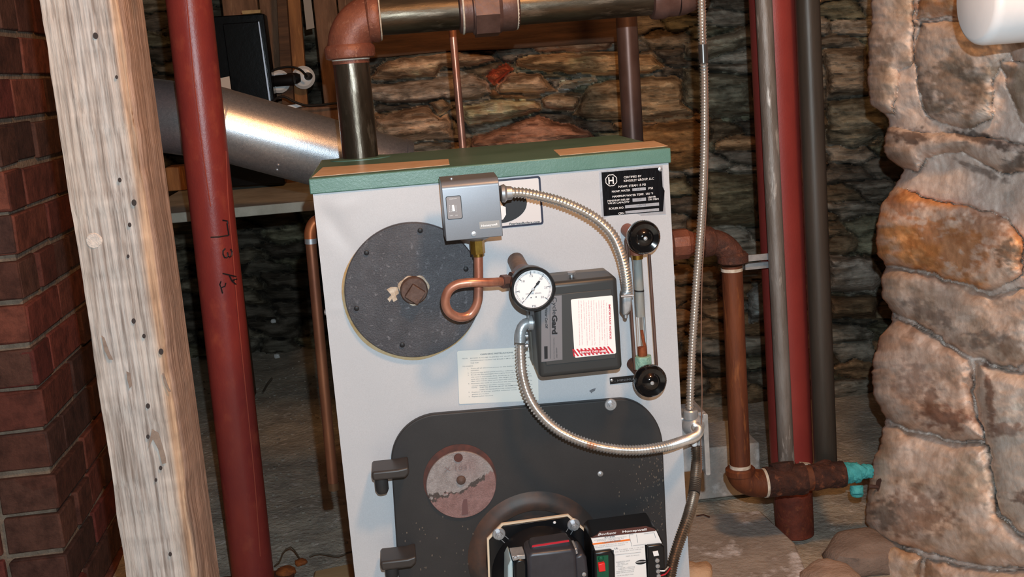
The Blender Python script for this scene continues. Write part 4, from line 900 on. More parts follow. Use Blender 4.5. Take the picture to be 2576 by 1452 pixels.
for a, b in (((1730, 500), (1790, 494)), ((1830, 500), (1850, 610)), ((1930, 490), (2070, 474)), ((2070, 474), (2090, 545)), ((1780, 650), (1960, 630)), ((1730, 505), (1770, 660)), ((1545, 775), (1890, 738)), ((1550, 905), (1552, 905))):
    A, B_ = P(*bp(*a), Ypc-.0006), P(*bp(*b), Ypc-.0006); dg.append(cyl(A, B_, .0002, 4)) if np.linalg.norm(A-B_) > .001 else None
obj('wiring_diagram', dg, m_grey, lab, smooth=0)
ec = P(*bp(1914, 870), Ypc-.0004); ec = ec-V(4*s_, 0, 0); ell = [ec+V(math.cos(t)*15.5*s_, 0, math.sin(t)*6.5*s_) for t in np.linspace(0, 2*PI, 40, endpoint=False)]
obj('oval_logo', prism(ell[::-1], (0, .0002, 0)), m_black, lab)
obj('logo_lettering', [tx('ENVIROCOM', bp(1830, 882), bp(1954, 869), 3.0, Ypc-.0008, bold=.02)], m_white, lab, smooth=0)
pd = obj('button_housing', [prism(px([(1494, 1390), (1540, 1384), (1547, 1398), (1552, 1600), (1500, 1600)], Ypc-.006)[::-1], (0, .02, 0))], m_plast, pr, bevel=.003)
obj('circuit_board', [prism(px([(1501, 1400), (1530, 1397), (1536, 1600), (1507, 1600)], Ypc-.0066)[::-1], (0, .001, 0))], m_led, pd)
obj('reset_button', [prism(px([(1505, 1420), (1522, 1417), (1524, 1438), (1507, 1440)], Ypc-.013)[::-1], (0, .008, 0))], m_redbtn, pr, bevel=.001)
obj('indicator_lens', [lathe(P(1512, 1405, Ypc-.007), (0, -1, 0), [(.0042, 0), (.003, .002), (0, .003)], 16)], m_led, pr)
tb = obj('terminal_block', [prism(px([(1628, 1374), (1664, 1370), (1672, 1376), (1680, 1600), (1642, 1600)], Ypc-.006)[::-1], (0, .02, 0))], m_plast, pr, bevel=.002)
obj('terminal_socket', [prism(px([(1642, 1388), (1655, 1386), (1658, 1398), (1645, 1400)], Ypc-.0068)[::-1], (0, .001, 0))], m_lab, tb)
for k, y in enumerate((1410, 1424, 1437, 1449)):
    obj('terminal_screw', [lathe(P(1653+k*1.2, y, Ypc-.0062), (0, -1, 0), [(.0034, 0), (.003, .0018), (0, .0022)], 14)], m_bolt, tb)
obj('control_wire', [pipe([P(1659, 1436, Ypc-.006), P(1672, 1436, Ypc-.008), P(1681, 1427, -.07)], .0011, 8, .004)], m_white, None, label='short white wire from the terminal block to the lower conduit', cat='wire')
obj('control_wire', [pipe([P(1661, 1449, Ypc-.006), P(1675, 1444, Ypc-.008), P(1686, 1430, -.07)], .0011, 8, .004)], m_red, None, label='short red wire from the terminal block to the lower conduit', cat='wire')

# ================================================================== STEAM PIPING (top)
Yr = .325
def pt(x, y, Y=Yr): return P(x, y, Y)
mr = mpp(Yr)
sr = empty('steam_pipe', (P(908, 400, Yr)[0], Yr, H), 'dark steel steam riser with brown elbow and union, rising from the green lid', 'pipe')
base = P(908, 404, Yr); base = V(base[0], Yr, H+.001)
xr = base[0]; ztop = P(884, 60, Yr)[2]
hz = P(1000, 38, Yr)[2]; he = P(1660, -30, Yr)
obj('riser', cyl(base, (xr, Yr, P(890, 150, Yr)[2]), 43*mr, 36), m_blackpipe, sr)
A = V(xr, Yr, P(890, 136, Yr)[2]); Bp = V(P(945, 40, Yr)[0], Yr, hz)
Cn = V(xr, Yr, hz)
A2 = V(xr, Yr, hz-(Bp[0]-xr)); 
obj('elbow', [elbow(V(xr, Yr, P(884, 125, Yr)[2]), Cn, Bp, 52*mr, 36, 14)], m_fit, sr)
obj('elbow_collar', [lathe(V(xr, Yr, P(888, 148, Yr)[2]), (0, 0, 1), [(50*mr, 0), (58*mr, .002), (60*mr, .006), (60*mr, .018), (55*mr, .023), (50*mr, .023)], 40), lathe(Bp-V(.004, 0, 0), (1, 0, 0), [(50*mr, -.012), (58*mr, -.008), (60*mr, -.002), (60*mr, .006), (57*mr, .009), (48*mr, .009)], 40)], m_fit, sr)
obj('thread_sealant', [lathe(V(xr, Yr, P(888, 152, Yr)[2]), (0, 0, 1), [(44*mr, 0), (45.5*mr, .0015), (45.5*mr, .003), (44*mr, .004)], 36)], m_dope, sr)
obj('thread_sealant', [lathe(Bp+V(.0052, 0, 0), (1, 0, 0), [(48*mr, 0), (58*mr, .0005), (55*mr, .0025), (48*mr, .003)], 36)], m_dope, sr)
obj('pipe_end_band', [cyl((xr, Yr, P(888, 160, Yr)[2]), (xr, Yr, P(888, 151, Yr)[2]), 44.5*mr, 36)], m_fit, sr)
dz = (P(1650, -36, Yr)[2]-P(960, 38, Yr)[2])
hd = lambda x, y: V(P(x, y, Yr)[0], Yr, hz+(P(x, y, Yr)[0]-Bp[0])*.0)
e1 = P(1160, 20, Yr)[0]; e2 = P(1300, 8, Yr)[0]; e3 = P(1640, -20, Yr)[0]; e4 = P(1790, -30, Yr)[0]
obj('header', [cyl(Bp, (e1+.002, Yr, hz), 45*mr, 36)], m_hdrpipe, sr)
obj('header', [cyl((e2-.002, Yr, hz), (e3+.01, Yr, hz), 45*mr, 36)], m_hdrpipe, sr)
L_ = e2-e1
obj('union', [lathe((e1, Yr, hz), (1, 0, 0), [(46*mr, -.006), (54*mr, -.004), (56*mr, .002), (54*mr, .008), (54*mr, .016), (60*mr, .018), (60*mr, .022)], 40), hexa((e1+.02, Yr, hz), (1, 0, 0), 68*mr, L_*.42, .26, 8),
                lathe((e1+.02+L_*.42, Yr, hz), (1, 0, 0), [(62*mr, 0), (60*mr, .003), (57*mr, .006), (57*mr, L_*.58-.028), (54*mr, L_*.58-.02), (46*mr, L_*.58-.018)], 40)], m_union, sr, smooth=30)
obj('thread_sealant', [lathe((e1-.001+.0, Yr, hz), (1, 0, 0), [(55*mr, .0), (57.5*mr, .001), (57.5*mr, .003), (55*mr, .004)], 36)], m_dope, sr)
obj('thread_sealant', [lathe((e2-.0045, Yr, hz), (1, 0, 0), [(50*mr, 0), (56*mr, .001), (54*mr, .004), (47*mr, .0045)], 36)], m_dope, sr)
obj('header_fitting', [lathe((e3, Yr, hz), (1, 0, 0), [(46*mr, -.004), (54*mr, -.002), (56*mr, .003), (56*mr, .02), (52*mr, .024), (52*mr, .04)], 40), elbow((e3+.04, Yr, hz), (e3+.085, Yr, hz), (e3+.085, Yr, hz+.06), 52*mr, 36)], m_union, sr)

# vertical lines behind the boiler
def vertpipe(name, x, y, Y, rpx, z0, z1, m, label, cat='pipe'):
    c = P(x, y, Y); r = rpx*mpp(Y)
    return c, r
c = P(1157, 250, .62)
obj('copper_line', cyl((P(1167, 365, .62)[0], .62, .0), (P(1138, 80, .62)[0], .62, 1.3), 9.2*mpp(.62), 16), m_copper, None, label='thin copper pipe standing behind the boiler lid, near the union', cat='pipe', base=None)
obj('steel_line', cyl((P(1588, 340, .8)[0], .8, 0), (P(1576, 20, .8)[0], .8, 1.4), 26*mpp(.8), 24), m_steelback, None, label='brown steel pipe behind the right corner of the green lid', cat='pipe')

# ================================================================== FLUE
Yd_ = .86; md = mpp(Yd_, 700, 350)
du = empty('flue_duct', P(960, 460, Yd_), 'shiny galvanized flue duct sloping down behind the boiler', 'duct')
a, b = P(1010, 438, .86), P(545, 310, .80)
rr = 88*md
obj('duct_section', [cyl(a, b, rr, 64)], m_galv, du)
c2 = P(360, 286, Yd_)
obj('duct_elbow', [tube([b+(b-a)*-.03, b, b*.6+c2*.4+V(0, 0, .0), c2], rr*1.01, 64)], m_galv, du)
dd = (b-a)/np.linalg.norm(b-a)
pr_ = a+dd*.02
obj('duct_crimp', [lathe(a, dd, [(rr*1.0, -.004), (rr*1.03, -.002), (rr*1.03, .01), (rr*1.0, .012)], 64)], m_galv, du)
u, w, d_ = basis(b-a)
sc_ = []
for (x, y) in ((700, 416), (697, 428), (622, 433), (702, 455)):
    best = None
    for k in range(400):
        an = 2*PI*k/400; 
        for t in (None,):
            pass
    r_ = ray(x, y); 
    # first hit of the pixel ray with the duct cylinder
    oc = CAM-a; dn = d_; A_ = r_-dn*(r_@dn); B_ = oc-dn*(oc@dn); qa = A_@A_; qb = 2*A_@B_; qc = B_@B_-rr*rr; D_ = qb*qb-4*qa*qc
    if D_ > 0:
        t = (-qb-math.sqrt(D_))/(2*qa); hit = CAM+r_*t; nn = hit-a-dn*((hit-a)@dn); nn /= np.linalg.norm(nn)
        obj('duct_screw', lathe(hit, nn, [(.004, 0), (.003, .002), (0, .003)], 12), m_bolt, du)

# ================================================================== TIMBER POST
Yp0 = -.25
s0 = P(118, 0, Yp0); 
xl = P(210, 726, Yp0)[0]; xr_ = P(402, 726, Yp0)[0]
# rough-sawn post: displaced box
def post():
    nz, nw, nd = 520, 50, 24
    zz = np.linspace(0, 2.08, nz); g = []
    w = xr_-xl; dpt = .13
    tt = np.concatenate([np.linspace(0, 1, nw)[:-1]+0j, 1+1j*np.linspace(0, 1, nd)[:-1], (np.linspace(1, 0, nw)[:-1]+1j), 1j*np.linspace(1, 0, nd)[:-1]])
    n = len(tt); vs = np.zeros((nz, n, 3)); 
    for i, z in enumerate(zz):
        lean = (P(210, 726, Yp0)[0])
        for j, t in enumerate(tt):
            x, y = t.real, t.imag
            cr = .0
            rnd = .006
            ex = min(x, 1-x)*w; ey = min(y, 1-y)*dpt
            # wane: worn right front edge
            ca = max(0, 1-math.hypot((1-x)*w/.012, y*dpt/.012))
            X_ = xl+x*w-ca*.004; Y_ = Yp0+y*dpt+ca*.004
            vs[i, j] = (X_, Y_, z)
    zi = zz[:, None]*np.ones(n); ji = np.arange(n)[None]*np.ones((nz, 1))*.52
    rough = fbm(ji*.9, zi*14, 3, 4)*.0012+vnoise(ji*.12, zi*55, 8)*.0016
    edge = vnoise(zi*18, zi*0, 14)*.0022
    frontm = (np.arange(n) < nw)[None]
    vs[..., 1] += np.where(frontm, rough, 0); rm = ((np.arange(n) >= nw-1) & (np.arange(n) < nw+nd-2))[None]
    vs[..., 0] += np.where(rm, rough+edge, 0); lm = (np.arange(n) >= n-nd)[None] | (np.arange(n) == 0)[None]; vs[..., 0] += np.where(lm, edge+vnoise(zi*40, zi*0, 19)*.001, 0)
    f = []
    for i in range(nz-1):
        for j in range(n):
            a_, b_ = i*n+j, i*n+(j+1) % n; f.append((a_, b_, b_+n, a_+n))
    f += [tuple(range(n))[::-1], tuple((nz-1)*n+k for k in range(n))]
    # per-vertex wood colour: weathered grey face, orange-brown sawn side
    Xn = ji; fr = np.clip((ji/.52/(nw-1)), 0, 1.0)
    grey = lin((178, 170, 164)); tan = lin((174, 158, 144)); org = lin((180, 140, 104)); pink = lin((170, 142, 126)); dkg = lin((120, 106, 96))
    g1 = np.clip(fbm(ji*.16, zi*3.2, 31, 4)*1.6+.35, 0, 1)[..., None]
    Cc = grey*(1-g1*.55)+tan*g1*.55
    e_ = np.clip((fr-.80+vnoise(zi*9, zi*0, 3)*.06)*9, 0, 1)[..., None]; Cc = Cc*(1-.75*e_)+org*.75*e_
    side = (np.arange(n) >= nw)[None, :, None]; Cc = np.where(side, pink*(1+.3*fbm(ji*.5, zi*5, 8, 3))[..., None], Cc)
    saw = fbm(ji*.12+zi*3, zi*95, 23, 3)[..., None]; Cc = Cc*(1+.22*saw)
    dk = np.clip((fbm(ji*.25, zi*7, 71, 4)-.34)*5, 0, 1)[..., None]*.6; Cc = Cc*(1-dk)+dkg*dk
    lowg = np.clip((.62-zi)*2, 0, 1)[..., None]*np.clip(fbm(ji*.3, zi*5, 17, 4)*3+.1, 0, 1)[..., None]*.6; Cc = Cc*(1-lowg)+lin((128, 116, 108))*lowg
    return (vs.reshape(-1, 3), f), np.clip(Cc, .02, 1).reshape(-1, 3)
m_post = mat('rough_sawn_wood', (180, 150, 120), (176, 166, 160), vcol=True, scale=260, stretch=(1, 1, .03), rough=.85, bump=.003, bscale=110, bstretch=(1, 1, .07), lo=.42, hi=.66, detail=8)
pg, pcl = post()
po = empty('timber_post', ((xl+xr_)/2, Yp0+.06, 0), 'rough-sawn weathered timber post standing in front of the brick wall', 'post')
obj('timber', pg, m_post, po, smooth=50, col=pcl)
m_hole = mat('dark_nail_hole', (52, 44, 42), rough=.9); m_knot = mat('knot_stain', (116, 98, 88), (140, 122, 108), scale=80, rough=.9)
for x, y, r in ((240, 90, 7), (293, 194, 4), (301, 453, 5), (337, 510, 7), (326, 566, 5), (322, 645, 4), (336, 808, 6), (362, 846, 5), (405, 885, 7), (372, 1022, 6), (372, 1099, 5), (404, 1178, 5), (428, 1395, 5), (392, 1208, 4)):
    q = P(x, y, Yp0-.0022); k = mpp(Yp0)
    obj('nail_hole', [prism([q+V(r*.8*k*math.cos(t), 0, r*1.1*k*math.sin(t)) for t in np.linspace(0, -2*PI, 14, endpoint=False)][::-1], (0, .001, 0))], m_hole, po, smooth=0)
obj('saw_knot', [lathe(P(236, 606, Yp0-.0002), (0, -1, 0), [(.011, -.002), (.008, .001), (.004, .0014), (.002, .0006), (0, .0006)], 24)], m_post if False else mat('knot_wood', (206, 194, 184), (186, 172, 162), scale=160, rough=.85, bump=.002, bscale=300), po)
for pl in ([(372, 1130), (382, 1080), (398, 1090), (405, 1110), (416, 1150), (418, 1165), (408, 1168), (398, 1130), (385, 1105)], [(318, 935), (328, 940), (332, 970), (326, 978), (320, 955)], [(255, 845), (262, 850), (276, 890), (284, 905), (274, 904), (262, 880)], [(408, 940), (412, 940), (424, 975), (430, 985), (424, 985), (412, 962)]):
    obj('gouge', [prism(px(pl, Yp0-.0022)[::-1], (0, .001, 0))], m_knot, po, smooth=0)

# ================================================================== COLUMNS AND RIGHT HAND PIPES
def vcol_pipe(x, y, Y, r, z0, z1, n=48, x2=None):
    c = P(x, y, Y); c2 = c if x2 is None else P(*x2, Y)
    return cyl((c[0], Y, z0), (c2[0], Y, z1), r, n)
Yl = .60; cl_ = P(556, 726, Yl); clt = P(475, 0, Yl); k_ = (clt[0]-cl_[0])/(clt[2]-cl_[2])
rl = 54*mpp(Yl, 556, 726)
xb_ = cl_[0]-k_*cl_[2]; xt_ = cl_[0]+k_*(2.1-cl_[2])
co = empty('steel_column', (xb_, Yl, 0), 'thick red painted steel column between the timber post and the boiler', 'column')
obj('shaft', cyl((xb_, Yl, .008), (xt_, Yl, 2.1), rl, 64), m_redpaint, co)
obj('base_plate', box((xb_, Yl, .004), (.15, .15, .008)), m_rust, co, bevel=.001)
def oncol(x, y, lift=.0005, X0=None, Yc0=Yl, r=rl):
    """first hit of a pixel ray with the vertical cylinder"""
    rr_ = ray(x, y); 
    cxx = xb_+k_*.85 if X0 is None else X0
    ox_, oy_ = CAM[0]-cxx, CAM[1]-Yc0; A_ = rr_[0]**2+rr_[1]**2; B_ = 2*(rr_[0]*ox_+rr_[1]*oy_); C_ = ox_**2+oy_**2-(r+lift)**2; D_ = B_*B_-4*A_*C_
    if D_ < 0: D_ = 0
    return CAM+rr_*((-B_-math.sqrt(D_))/(2*A_))
marks = [[(560, 554), (572, 556), (573, 563)], [(571, 562), (576, 592)], [(530, 597), (550, 596), (574, 592)], [(567, 625), (561, 631), (561, 640), (565, 648), (571, 648), (574, 642), (572, 635)], [(573, 644), (578, 647), (583, 642), (584, 633), (580, 627)], [(560, 688), (578, 692), (594, 696)], [(577, 693), (583, 706), (594, 716)], [(596, 702), (583, 706)], [(556, 708), (553, 716), (556, 724), (566, 720), (568, 712)], [(556, 724), (560, 738)]]
obj('handwritten_marks', [tube([oncol(*p) for p in s], .0013, 6) for s in marks], m_black, co)
rs = np.random.RandomState(9)
def drip(pts, w=.0011): return tube(spline([oncol(*p, lift=.0) for p in pts], .01), w, 6)
obj('paint_run', [drip([(470, 0), (478, 90), (488, 200), (500, 300), (515, 420), (530, 520)]), drip([(568, 380), (575, 520), (586, 640), (600, 800), (618, 980), (640, 1200), (655, 1400)])], mat('red_run', (164, 76, 62), rough=.3), co)

Yq = .56; mq = mpp(Yq, 1950, 600)
def between(x0, y0, x1, y1, Y):     # straight run through two pixels at depth Y, extended to given heights
    a, b = P(x0, y0, Y), P(x1, y1, Y); return a, b
a, b = between(1941, 0, 1992, 1165, Yq+.02); k = (a[0]-b[0])/(a[2]-b[2]); atz = lambda z: V(b[0]+k*(z-b[2]), Yq+.02, z)
zb = P(1995, 1245, Yq+.02)[2]
dc = empty('drain_stack', atz(0), 'thick red painted drain pipe at the right of the boiler, rusty at its foot', 'pipe')
zb2 = P(1998, 1160, Yq+.02)[2]
obj('red_pipe', cyl(atz(zb2), atz(2.1), 55*mq, 48), m_redpaint2, dc)
obj('rusty_foot', cyl(atz(-.005), atz(zb2), 50*mq, 48), m_redrust, dc)
obj('joint_patch', [prism([P(2015, 1166, .50), P(2040, 1168, .51), P(2038, 1195, .51), P(2016, 1198, .50)][::-1], (0, .01, 0))], m_dope, dc)
a, b = P(1921, 0, Yq-.075), P(1979, 1170, Yq-.075); k2 = (a[0]-b[0])/(a[2]-b[2]); ztp = 2.1
gp_ = empty('grey_riser', b, 'narrow weathered galvanized pipe in front of the right red pipe', 'pipe')
obj('pipe_run', cyl(b, V(b[0]+k2*(ztp-b[2]), b[1], ztp), 20.5*mpp(b[1], 1950, 600), 32), m_silver, gp_)
obj('pipe_collar', lathe(b, (0, 0, 1), [(22*mq, -.004), (24*mq, 0), (22*mq, .004)], 28), m_rust, gp_)
Yq = .49
a, b = P(2031, 0, Yq), P(2078, 1190, Yq); k3 = (a[0]-b[0])/(a[2]-b[2])
obj('dark_riser', cyl(b, V(b[0]+k3*(ztp-b[2]), b[1], ztp), 29.5*mpp(Yq, 2050, 600), 32), m_darkpipe, None, label='dark grey-brown iron pipe right of the red drain pipe', cat='pipe')

# return loop with elbows and tees
Yt_ = .44; mt_ = mpp(Yt_, 1850, 900)
rt = empty('return_pipe', P(1870, 1230, Yt_), 'rusty return pipe dropping from the boiler side to low tees', 'pipe')
zt_ = P(1735, 612, Yt_)[2]
xe = P(1838, 612, Yt_)[0]
obj('side_nipple', [cyl((W+.002, Yt_-.1, zt_), (W+.02, Yt_-.1, zt_), 26*mt_, 28)], m_rust, rt) if False else None
obj('union', [lathe((P(1698, 612, Yt_)[0]-.03, Yt_, zt_), (1, 0, 0), [(26*mt_, 0), (26*mt_, .022), (36*mt_, .024), (38*mt_, .03), (38*mt_, .052), (33*mt_, .056), (30*mt_, .062), (26*mt_, .064), (26*mt_, .09)], 10)], m_fit, rt, smooth=25)
obj('elbow', [elbow((P(1778, 610, Yt_)[0], Yt_, zt_), (xe, Yt_, zt_), (xe+.004, Yt_, P(1838, 660, Yt_)[2]), 31*mt_, 28), lathe((P(1770, 610, Yt_)[0], Yt_, zt_), (1, 0, 0), [(28*mt_, -.006), (38*mt_, -.003), (39*mt_, .003), (37*mt_, .014), (31*mt_, .02)], 32),
              lathe((xe+.003, Yt_, P(1838, 664, Yt_)[2]), (0, 0, 1), [(30*mt_, 0), (38*mt_, .003), (38*mt_, .016), (31*mt_, .022)], 32)], mat('dark_rust_elbow', (96, 58, 46), (66, 42, 36), (124, 80, 60), scale=50, rough=.7, bump=.003, bscale=130), rt)
p0, p1 = P(1841, 668, Yt_), P(1862, 1172, Yt_)
obj('drop_pipe', cyl(p0, p1, 26*mt_, 32), m_rustpipe, rt)
obj('thread_sealant', [cyl(P(1841, 674, Yt_), P(1841.3, 682, Yt_), 27*mt_, 28)], m_dope, rt)
obj('thread_sealant', [cyl(P(1862, 1168, Yt_), P(1862.3, 1178, Yt_), 27*mt_, 28), ], m_dope, rt)
zl = P(1900, 1218, Yt_)[2]; xd = P(1863, 1200, Yt_)[0]
ce = V(xd, Yt_, zl)
obj('elbow', [elbow(V(xd, Yt_, zl+.03), ce, V(xd+.045, Yt_, zl), 36*mt_, 30), lathe((xd, Yt_, zl+.022), (0, 0, 1), [(34*mt_, 0), (38*mt_, .002), (38*mt_, .012), (34*mt_, .015)], 32)], m_rustpipe, rt)
xt1 = P(1925, 1215, Yt_)[0]
obj('thread_sealant', [cyl((xt1-.004, Yt_, zl), (xt1+.001, Yt_, zl), 38*mt_, 28)], m_dope, rt)
xt2 = P(2024, 1215, Yt_)[0]
gz_ = []
def scaly(a, b, r, n=40, m=26, s=1, amp=.12):
    a, b = np.asarray(a, float), np.asarray(b, float); u, w, d = basis(b-a); L_ = np.linalg.norm(b-a); vs = []
    for i in range(m):
        t = i/(m-1)
        for k in range(n):
            an = 2*PI*k/n; rr = r*(1+amp*float(fbm(np.array(math.cos(an)*2.5+t*5+9), np.array(math.sin(an)*2.5+t*3+7), s, 4))); vs.append(a+d*L_*t+(u*math.cos(an)+w*math.sin(an))*rr)
    fs = [(i*n+k, i*n+(k+1) % n, (i+1)*n+(k+1) % n, (i+1)*n+k) for i in range(m-1) for k in range(n)]+[tuple(range(n))[::-1], tuple((m-1)*n+k for k in range(n))]
    return vs, fs
obj('tee', [scaly((xt1+.001, Yt_, zl), (xt2, Yt_, zl), 40*mt_, s=3, amp=.16), scaly((P(1972, 1200, Yt_)[0], Yt_, zl), (P(1970, 1172, Yt_)[0]+.0, Yt_+.01, P(1972, 1168, Yt_)[2]), 32*mt_, s=5)], m_rustdark, rt)
xt3 = P(2040, 1215, Yt_)[0]; xt4 = P(2122, 1222, Yt_)[0]
obj('nipple', cyl((xt2, Yt_, zl), (xt3, Yt_, zl), 33*mt_, 28), m_rust, rt)
obj('tee', [scaly((xt3, Yt_, zl), (xt4, Yt_, zl), 33*mt_, s=8, amp=.14), scaly((P(2080, 1200, Yt_)[0], Yt_, zl), (P(2080, 1190, Yt_)[0], Yt_+.02, P(2080, 1186, Yt_)[2]), 30*mt_, s=9)], m_rustdark, rt)
dv = empty('drain_valve', V(P(2150, 1225, Yt_)[0], Yt_, P(2150, 1250, Yt_)[2]), 'small drain valve coated in turquoise corrosion beside the stone pier', 'valve')
zv = zl
obj('valve_body', [scaly((xt4, Yt_, zv), (P(2160, 1220, Yt_)[0], Yt_, zv), 26*mt_, s=11, amp=.2), scaly((P(2158, 1220, Yt_)[0], Yt_, zv), (P(2192, 1222, Yt_)[0], Yt_, zv), 18*mt_, s=12, amp=.3)], m_verd, dv)
obj('valve_outlet', [scaly(P(2154, 1222, Yt_-.004), P(2156, 1243, Yt_-.01), 17*mt_, s=13, amp=.12), lathe(P(2156, 1243, Yt_-.01), (0, 0, -1), [(17*mt_, -.002), (15*mt_, .003), (8*mt_, .006), (0, .007)], 20), ], m_verd, dv)
obj('valve_stem', [cyl(P(2190, 1224, Yt_), P(2218, 1226, Yt_-.02), 5*mt_, 12)], m_union, dv)
hc = P(2219, 1226, Yt_-.025)
obj('valve_handle', [lathe(hc, (1, .2, 0), [(.003, -.002), (22*mt_, -.0025), (23*mt_, 0), (22*mt_, .0025), (.003, .002)], 20)], m_union, dv)
obj('pipe_bracket', [box(P(1902, 648, .50), (62*mt_, .004, .012)), box(P(1902, 668, .52), (62*mt_, .012, .012))], m_zinc, None, label='short grey metal strap between the rusty elbow and the red pipe', cat='bracket')

# relief pipe on the left of the boiler
Yx = .10; mx = mpp(Yx, 800, 900)
rp = empty('relief_pipe', P(840, 1235, Yx), 'copper relief pipe hanging down the left side of the boiler', 'pipe')
t0, t1 = P(781, 600, Yx), P(839, 1228, Yx)
obj('elbow', [elbow(t0+V(0, 0, .0), V(t0[0], Yx, P(781, 556, Yx)[2]), V(-W-.001, Yx, P(790, 556, Yx)[2]), 15*mx, 24)], mat('bright_copper', (206, 124, 80), (180, 100, 64), scale=40, rough=.32, metal=.7), rp)
obj('solder_joint', cyl(P(781, 597, Yx), P(782, 613, Yx), 14.8*mx, 24), m_solder, rp)
obj('copper_tube', cyl(P(782, 612, Yx), t1, 13.5*mx, 24), m_copperold, rp)
obj('open_end', cyl(P(838, 1214, Yx), P(839.5, 1232, Yx), 14.6*mx, 24), mat('dark_brass', (96, 66, 44), rough=.5, metal=.4), rp)

# ================================================================== WHITE PIPE TOP RIGHT
Yw = -.2; mw = mpp(Yw, 2500, 40)
wp = empty('white_pipe', P(2500, 118, Yw), 'white plastic pipe with a rounded end in the top right corner', 'pipe')
cw = P(2433, 4, Yw); 
obj('pipe_body', [lathe(P(2452, 4, Yw), (1, 0, 0), [(.0, 0), (92*mw, .0), (101*mw, .002), (107*mw, .006), (110*mw, .012), (111*mw, .14)], 56)], m_pvc, wp, smooth=50)
obj('branch_socket', [lathe(P(2606, 6, Yw)+V(0, -.03, 0), (0, -1, 0), [(70*mw, -.01), (70*mw, .034), (62*mw, .037), (50*mw, .037), (48*mw, .03)], 48)], m_pvc, wp)
obj('dusty_opening', [lathe(P(2606, 6, Yw)+V(0, -.03, 0), (0, -1, 0), [(49*mw, .029), (0, .0292)], 40)], m_pvcgrey, wp)

# ================================================================== UPPER LEFT BACKGROUND
Yz = 1.70; mz = mpp(Yz, 650, 150)
def bxp(pl, Y, dep): return prism(px(pl, Y)[::-1], (0, dep, 0))
ca = empty('metal_cabinet', P(610, 300, Yz), 'glossy black metal cabinet behind the flue duct, upper left', 'cabinet')
obj('cabinet_body', bxp([(520, 42), (664, 34), (717, 462), (563, 472)], Yz, .09), m_cab, ca, bevel=.003)
obj('cabinet_door', bxp([(560, 60), (650, 54), (683, 290), (592, 300)], Yz-.012, .011), m_cab, ca, bevel=.002)
obj('door_edge_highlight', bxp([(649, 55), (652, 54), (686, 290), (682, 291)], Yz-.016, .006), mat('edge_highlight', (150, 152, 160), rough=.3, metal=.6), ca)  # pale strip paints the highlight along the door edge
obj('notice_card', bxp([(552, 197), (577, 192), (584, 246), (560, 252)], 1.6, .003), mat('cream_card', (214, 200, 186), rough=.7), None, label='small cream card with a red edge against the black cabinet', cat='card')
obj('timber_upright', bxp([(716, -60), (750, -62), (788, 464), (754, 466)], 1.86, .05), m_wood2, None, label='orange-brown wooden upright behind the elbow of the steam pipe', cat='timber')
obj('dark_upright', bxp([(694, -60), (716, -60), (754, 464), (720, 466)], 1.80, .055), m_wood_and_shade, None, label='dark narrow upright beside the orange-brown timber', cat='timber')
obj('cross_beam', bxp([(690, 272), (860, 268), (862, 300), (694, 306)], 1.6, .1), m_wood3, None, label='weathered horizontal beam above the flue duct, behind the steam riser', cat='timber')
obj('header_shadow', bxp([(900, 62), (1300, 20), (1560, -10), (1560, 106), (1300, 122), (1130, 128), (905, 150)], 1.44, .10), m_wood_and_shade, None, label='dark strip standing in for the steam header shadow on the stone wall', cat='timber', bevel=.004)  # shadow below the header, put in as a dark brown strip
obj('metal_strap', bxp([(757, -50), (777, -50), (791, 70), (771, 75)], 1.83, .004), mat('dusty_strap', (160, 150, 138), rough=.6), None, label='pale grey metal strap hanging at the top between timber and elbow', cat='strap')
obj('tan_block', bxp([(608, 27), (655, 24), (655, 32), (610, 36)], 1.66, .05), m_tan, None, label='short tan wooden block lying on top of the black cabinet', cat='wooden block')
ls = empty('lamp_holder', P(765, 220, 1.82), 'round white porcelain lamp holder on the brown boards, fully visible', 'lamp holder')
sxx = mpp(1.8, 760, 190)
q = P(764, 195, 1.82)
obj('holder_base', [lathe(q, (0, -1, 0), [(29*sxx, 0), (29*sxx, .012), (22*sxx, .02), (12*sxx, .022)], 32)], m_porc, ls)
obj('socket', [lathe(P(746, 197, 1.80), (-1, -.25, 0), [(.012, -.01), (.016, .0), (.016, .03), (.012, .034)], 20), lathe(P(775, 192, 1.80), (.4, -1, 0), [(.012, 0), (.009, .014), (0, .015)], 16)], m_wire, ls)
ls2 = empty('lamp_holder', P(705, 225, 1.78), 'round white porcelain lamp holder partly hidden by the dark upright', 'lamp holder')
obj('holder_base', [lathe(P(702, 205, 1.80), (0, -1, 0), [(29*sxx, 0), (29*sxx, .012), (22*sxx, .02), (12*sxx, .022)], 32)], m_porc, ls2)
obj('socket', [lathe(P(694, 204, 1.77), (1, -.2, 0), [(.010, -.012), (.016, 0), (.016, .05), (.012, .054)], 20)], m_wire, ls2)
obj('power_cord', pipe([P(682, 180, 1.72), P(700, 172, 1.72), P(730, 168, 1.72), P(755, 175, 1.72), P(772, 192, 1.74)], .0032, 8), m_wire, None, label='black cord arching over the two white lamp holders', cat='cord')
obj('power_cord', pipe([P(680, 262, 1.56), P(694, 248, 1.56), P(715, 243, 1.56), P(740, 256, 1.56), P(780, 266, 1.56), P(860, 258, 1.56), P(900, 256, 1.56)], .0034, 8), m_wire, None, label='black cord drooping along the beam below the lamp holders', cat='cord')
obj('white_glint', bxp([(708, 268), (760, 260), (772, 264), (735, 274)], 1.58, .02), m_lab, None, label='small white piece standing in for a glint on the beam under the black cord', cat='glint')  # glint on the beam, drawn as a white piece
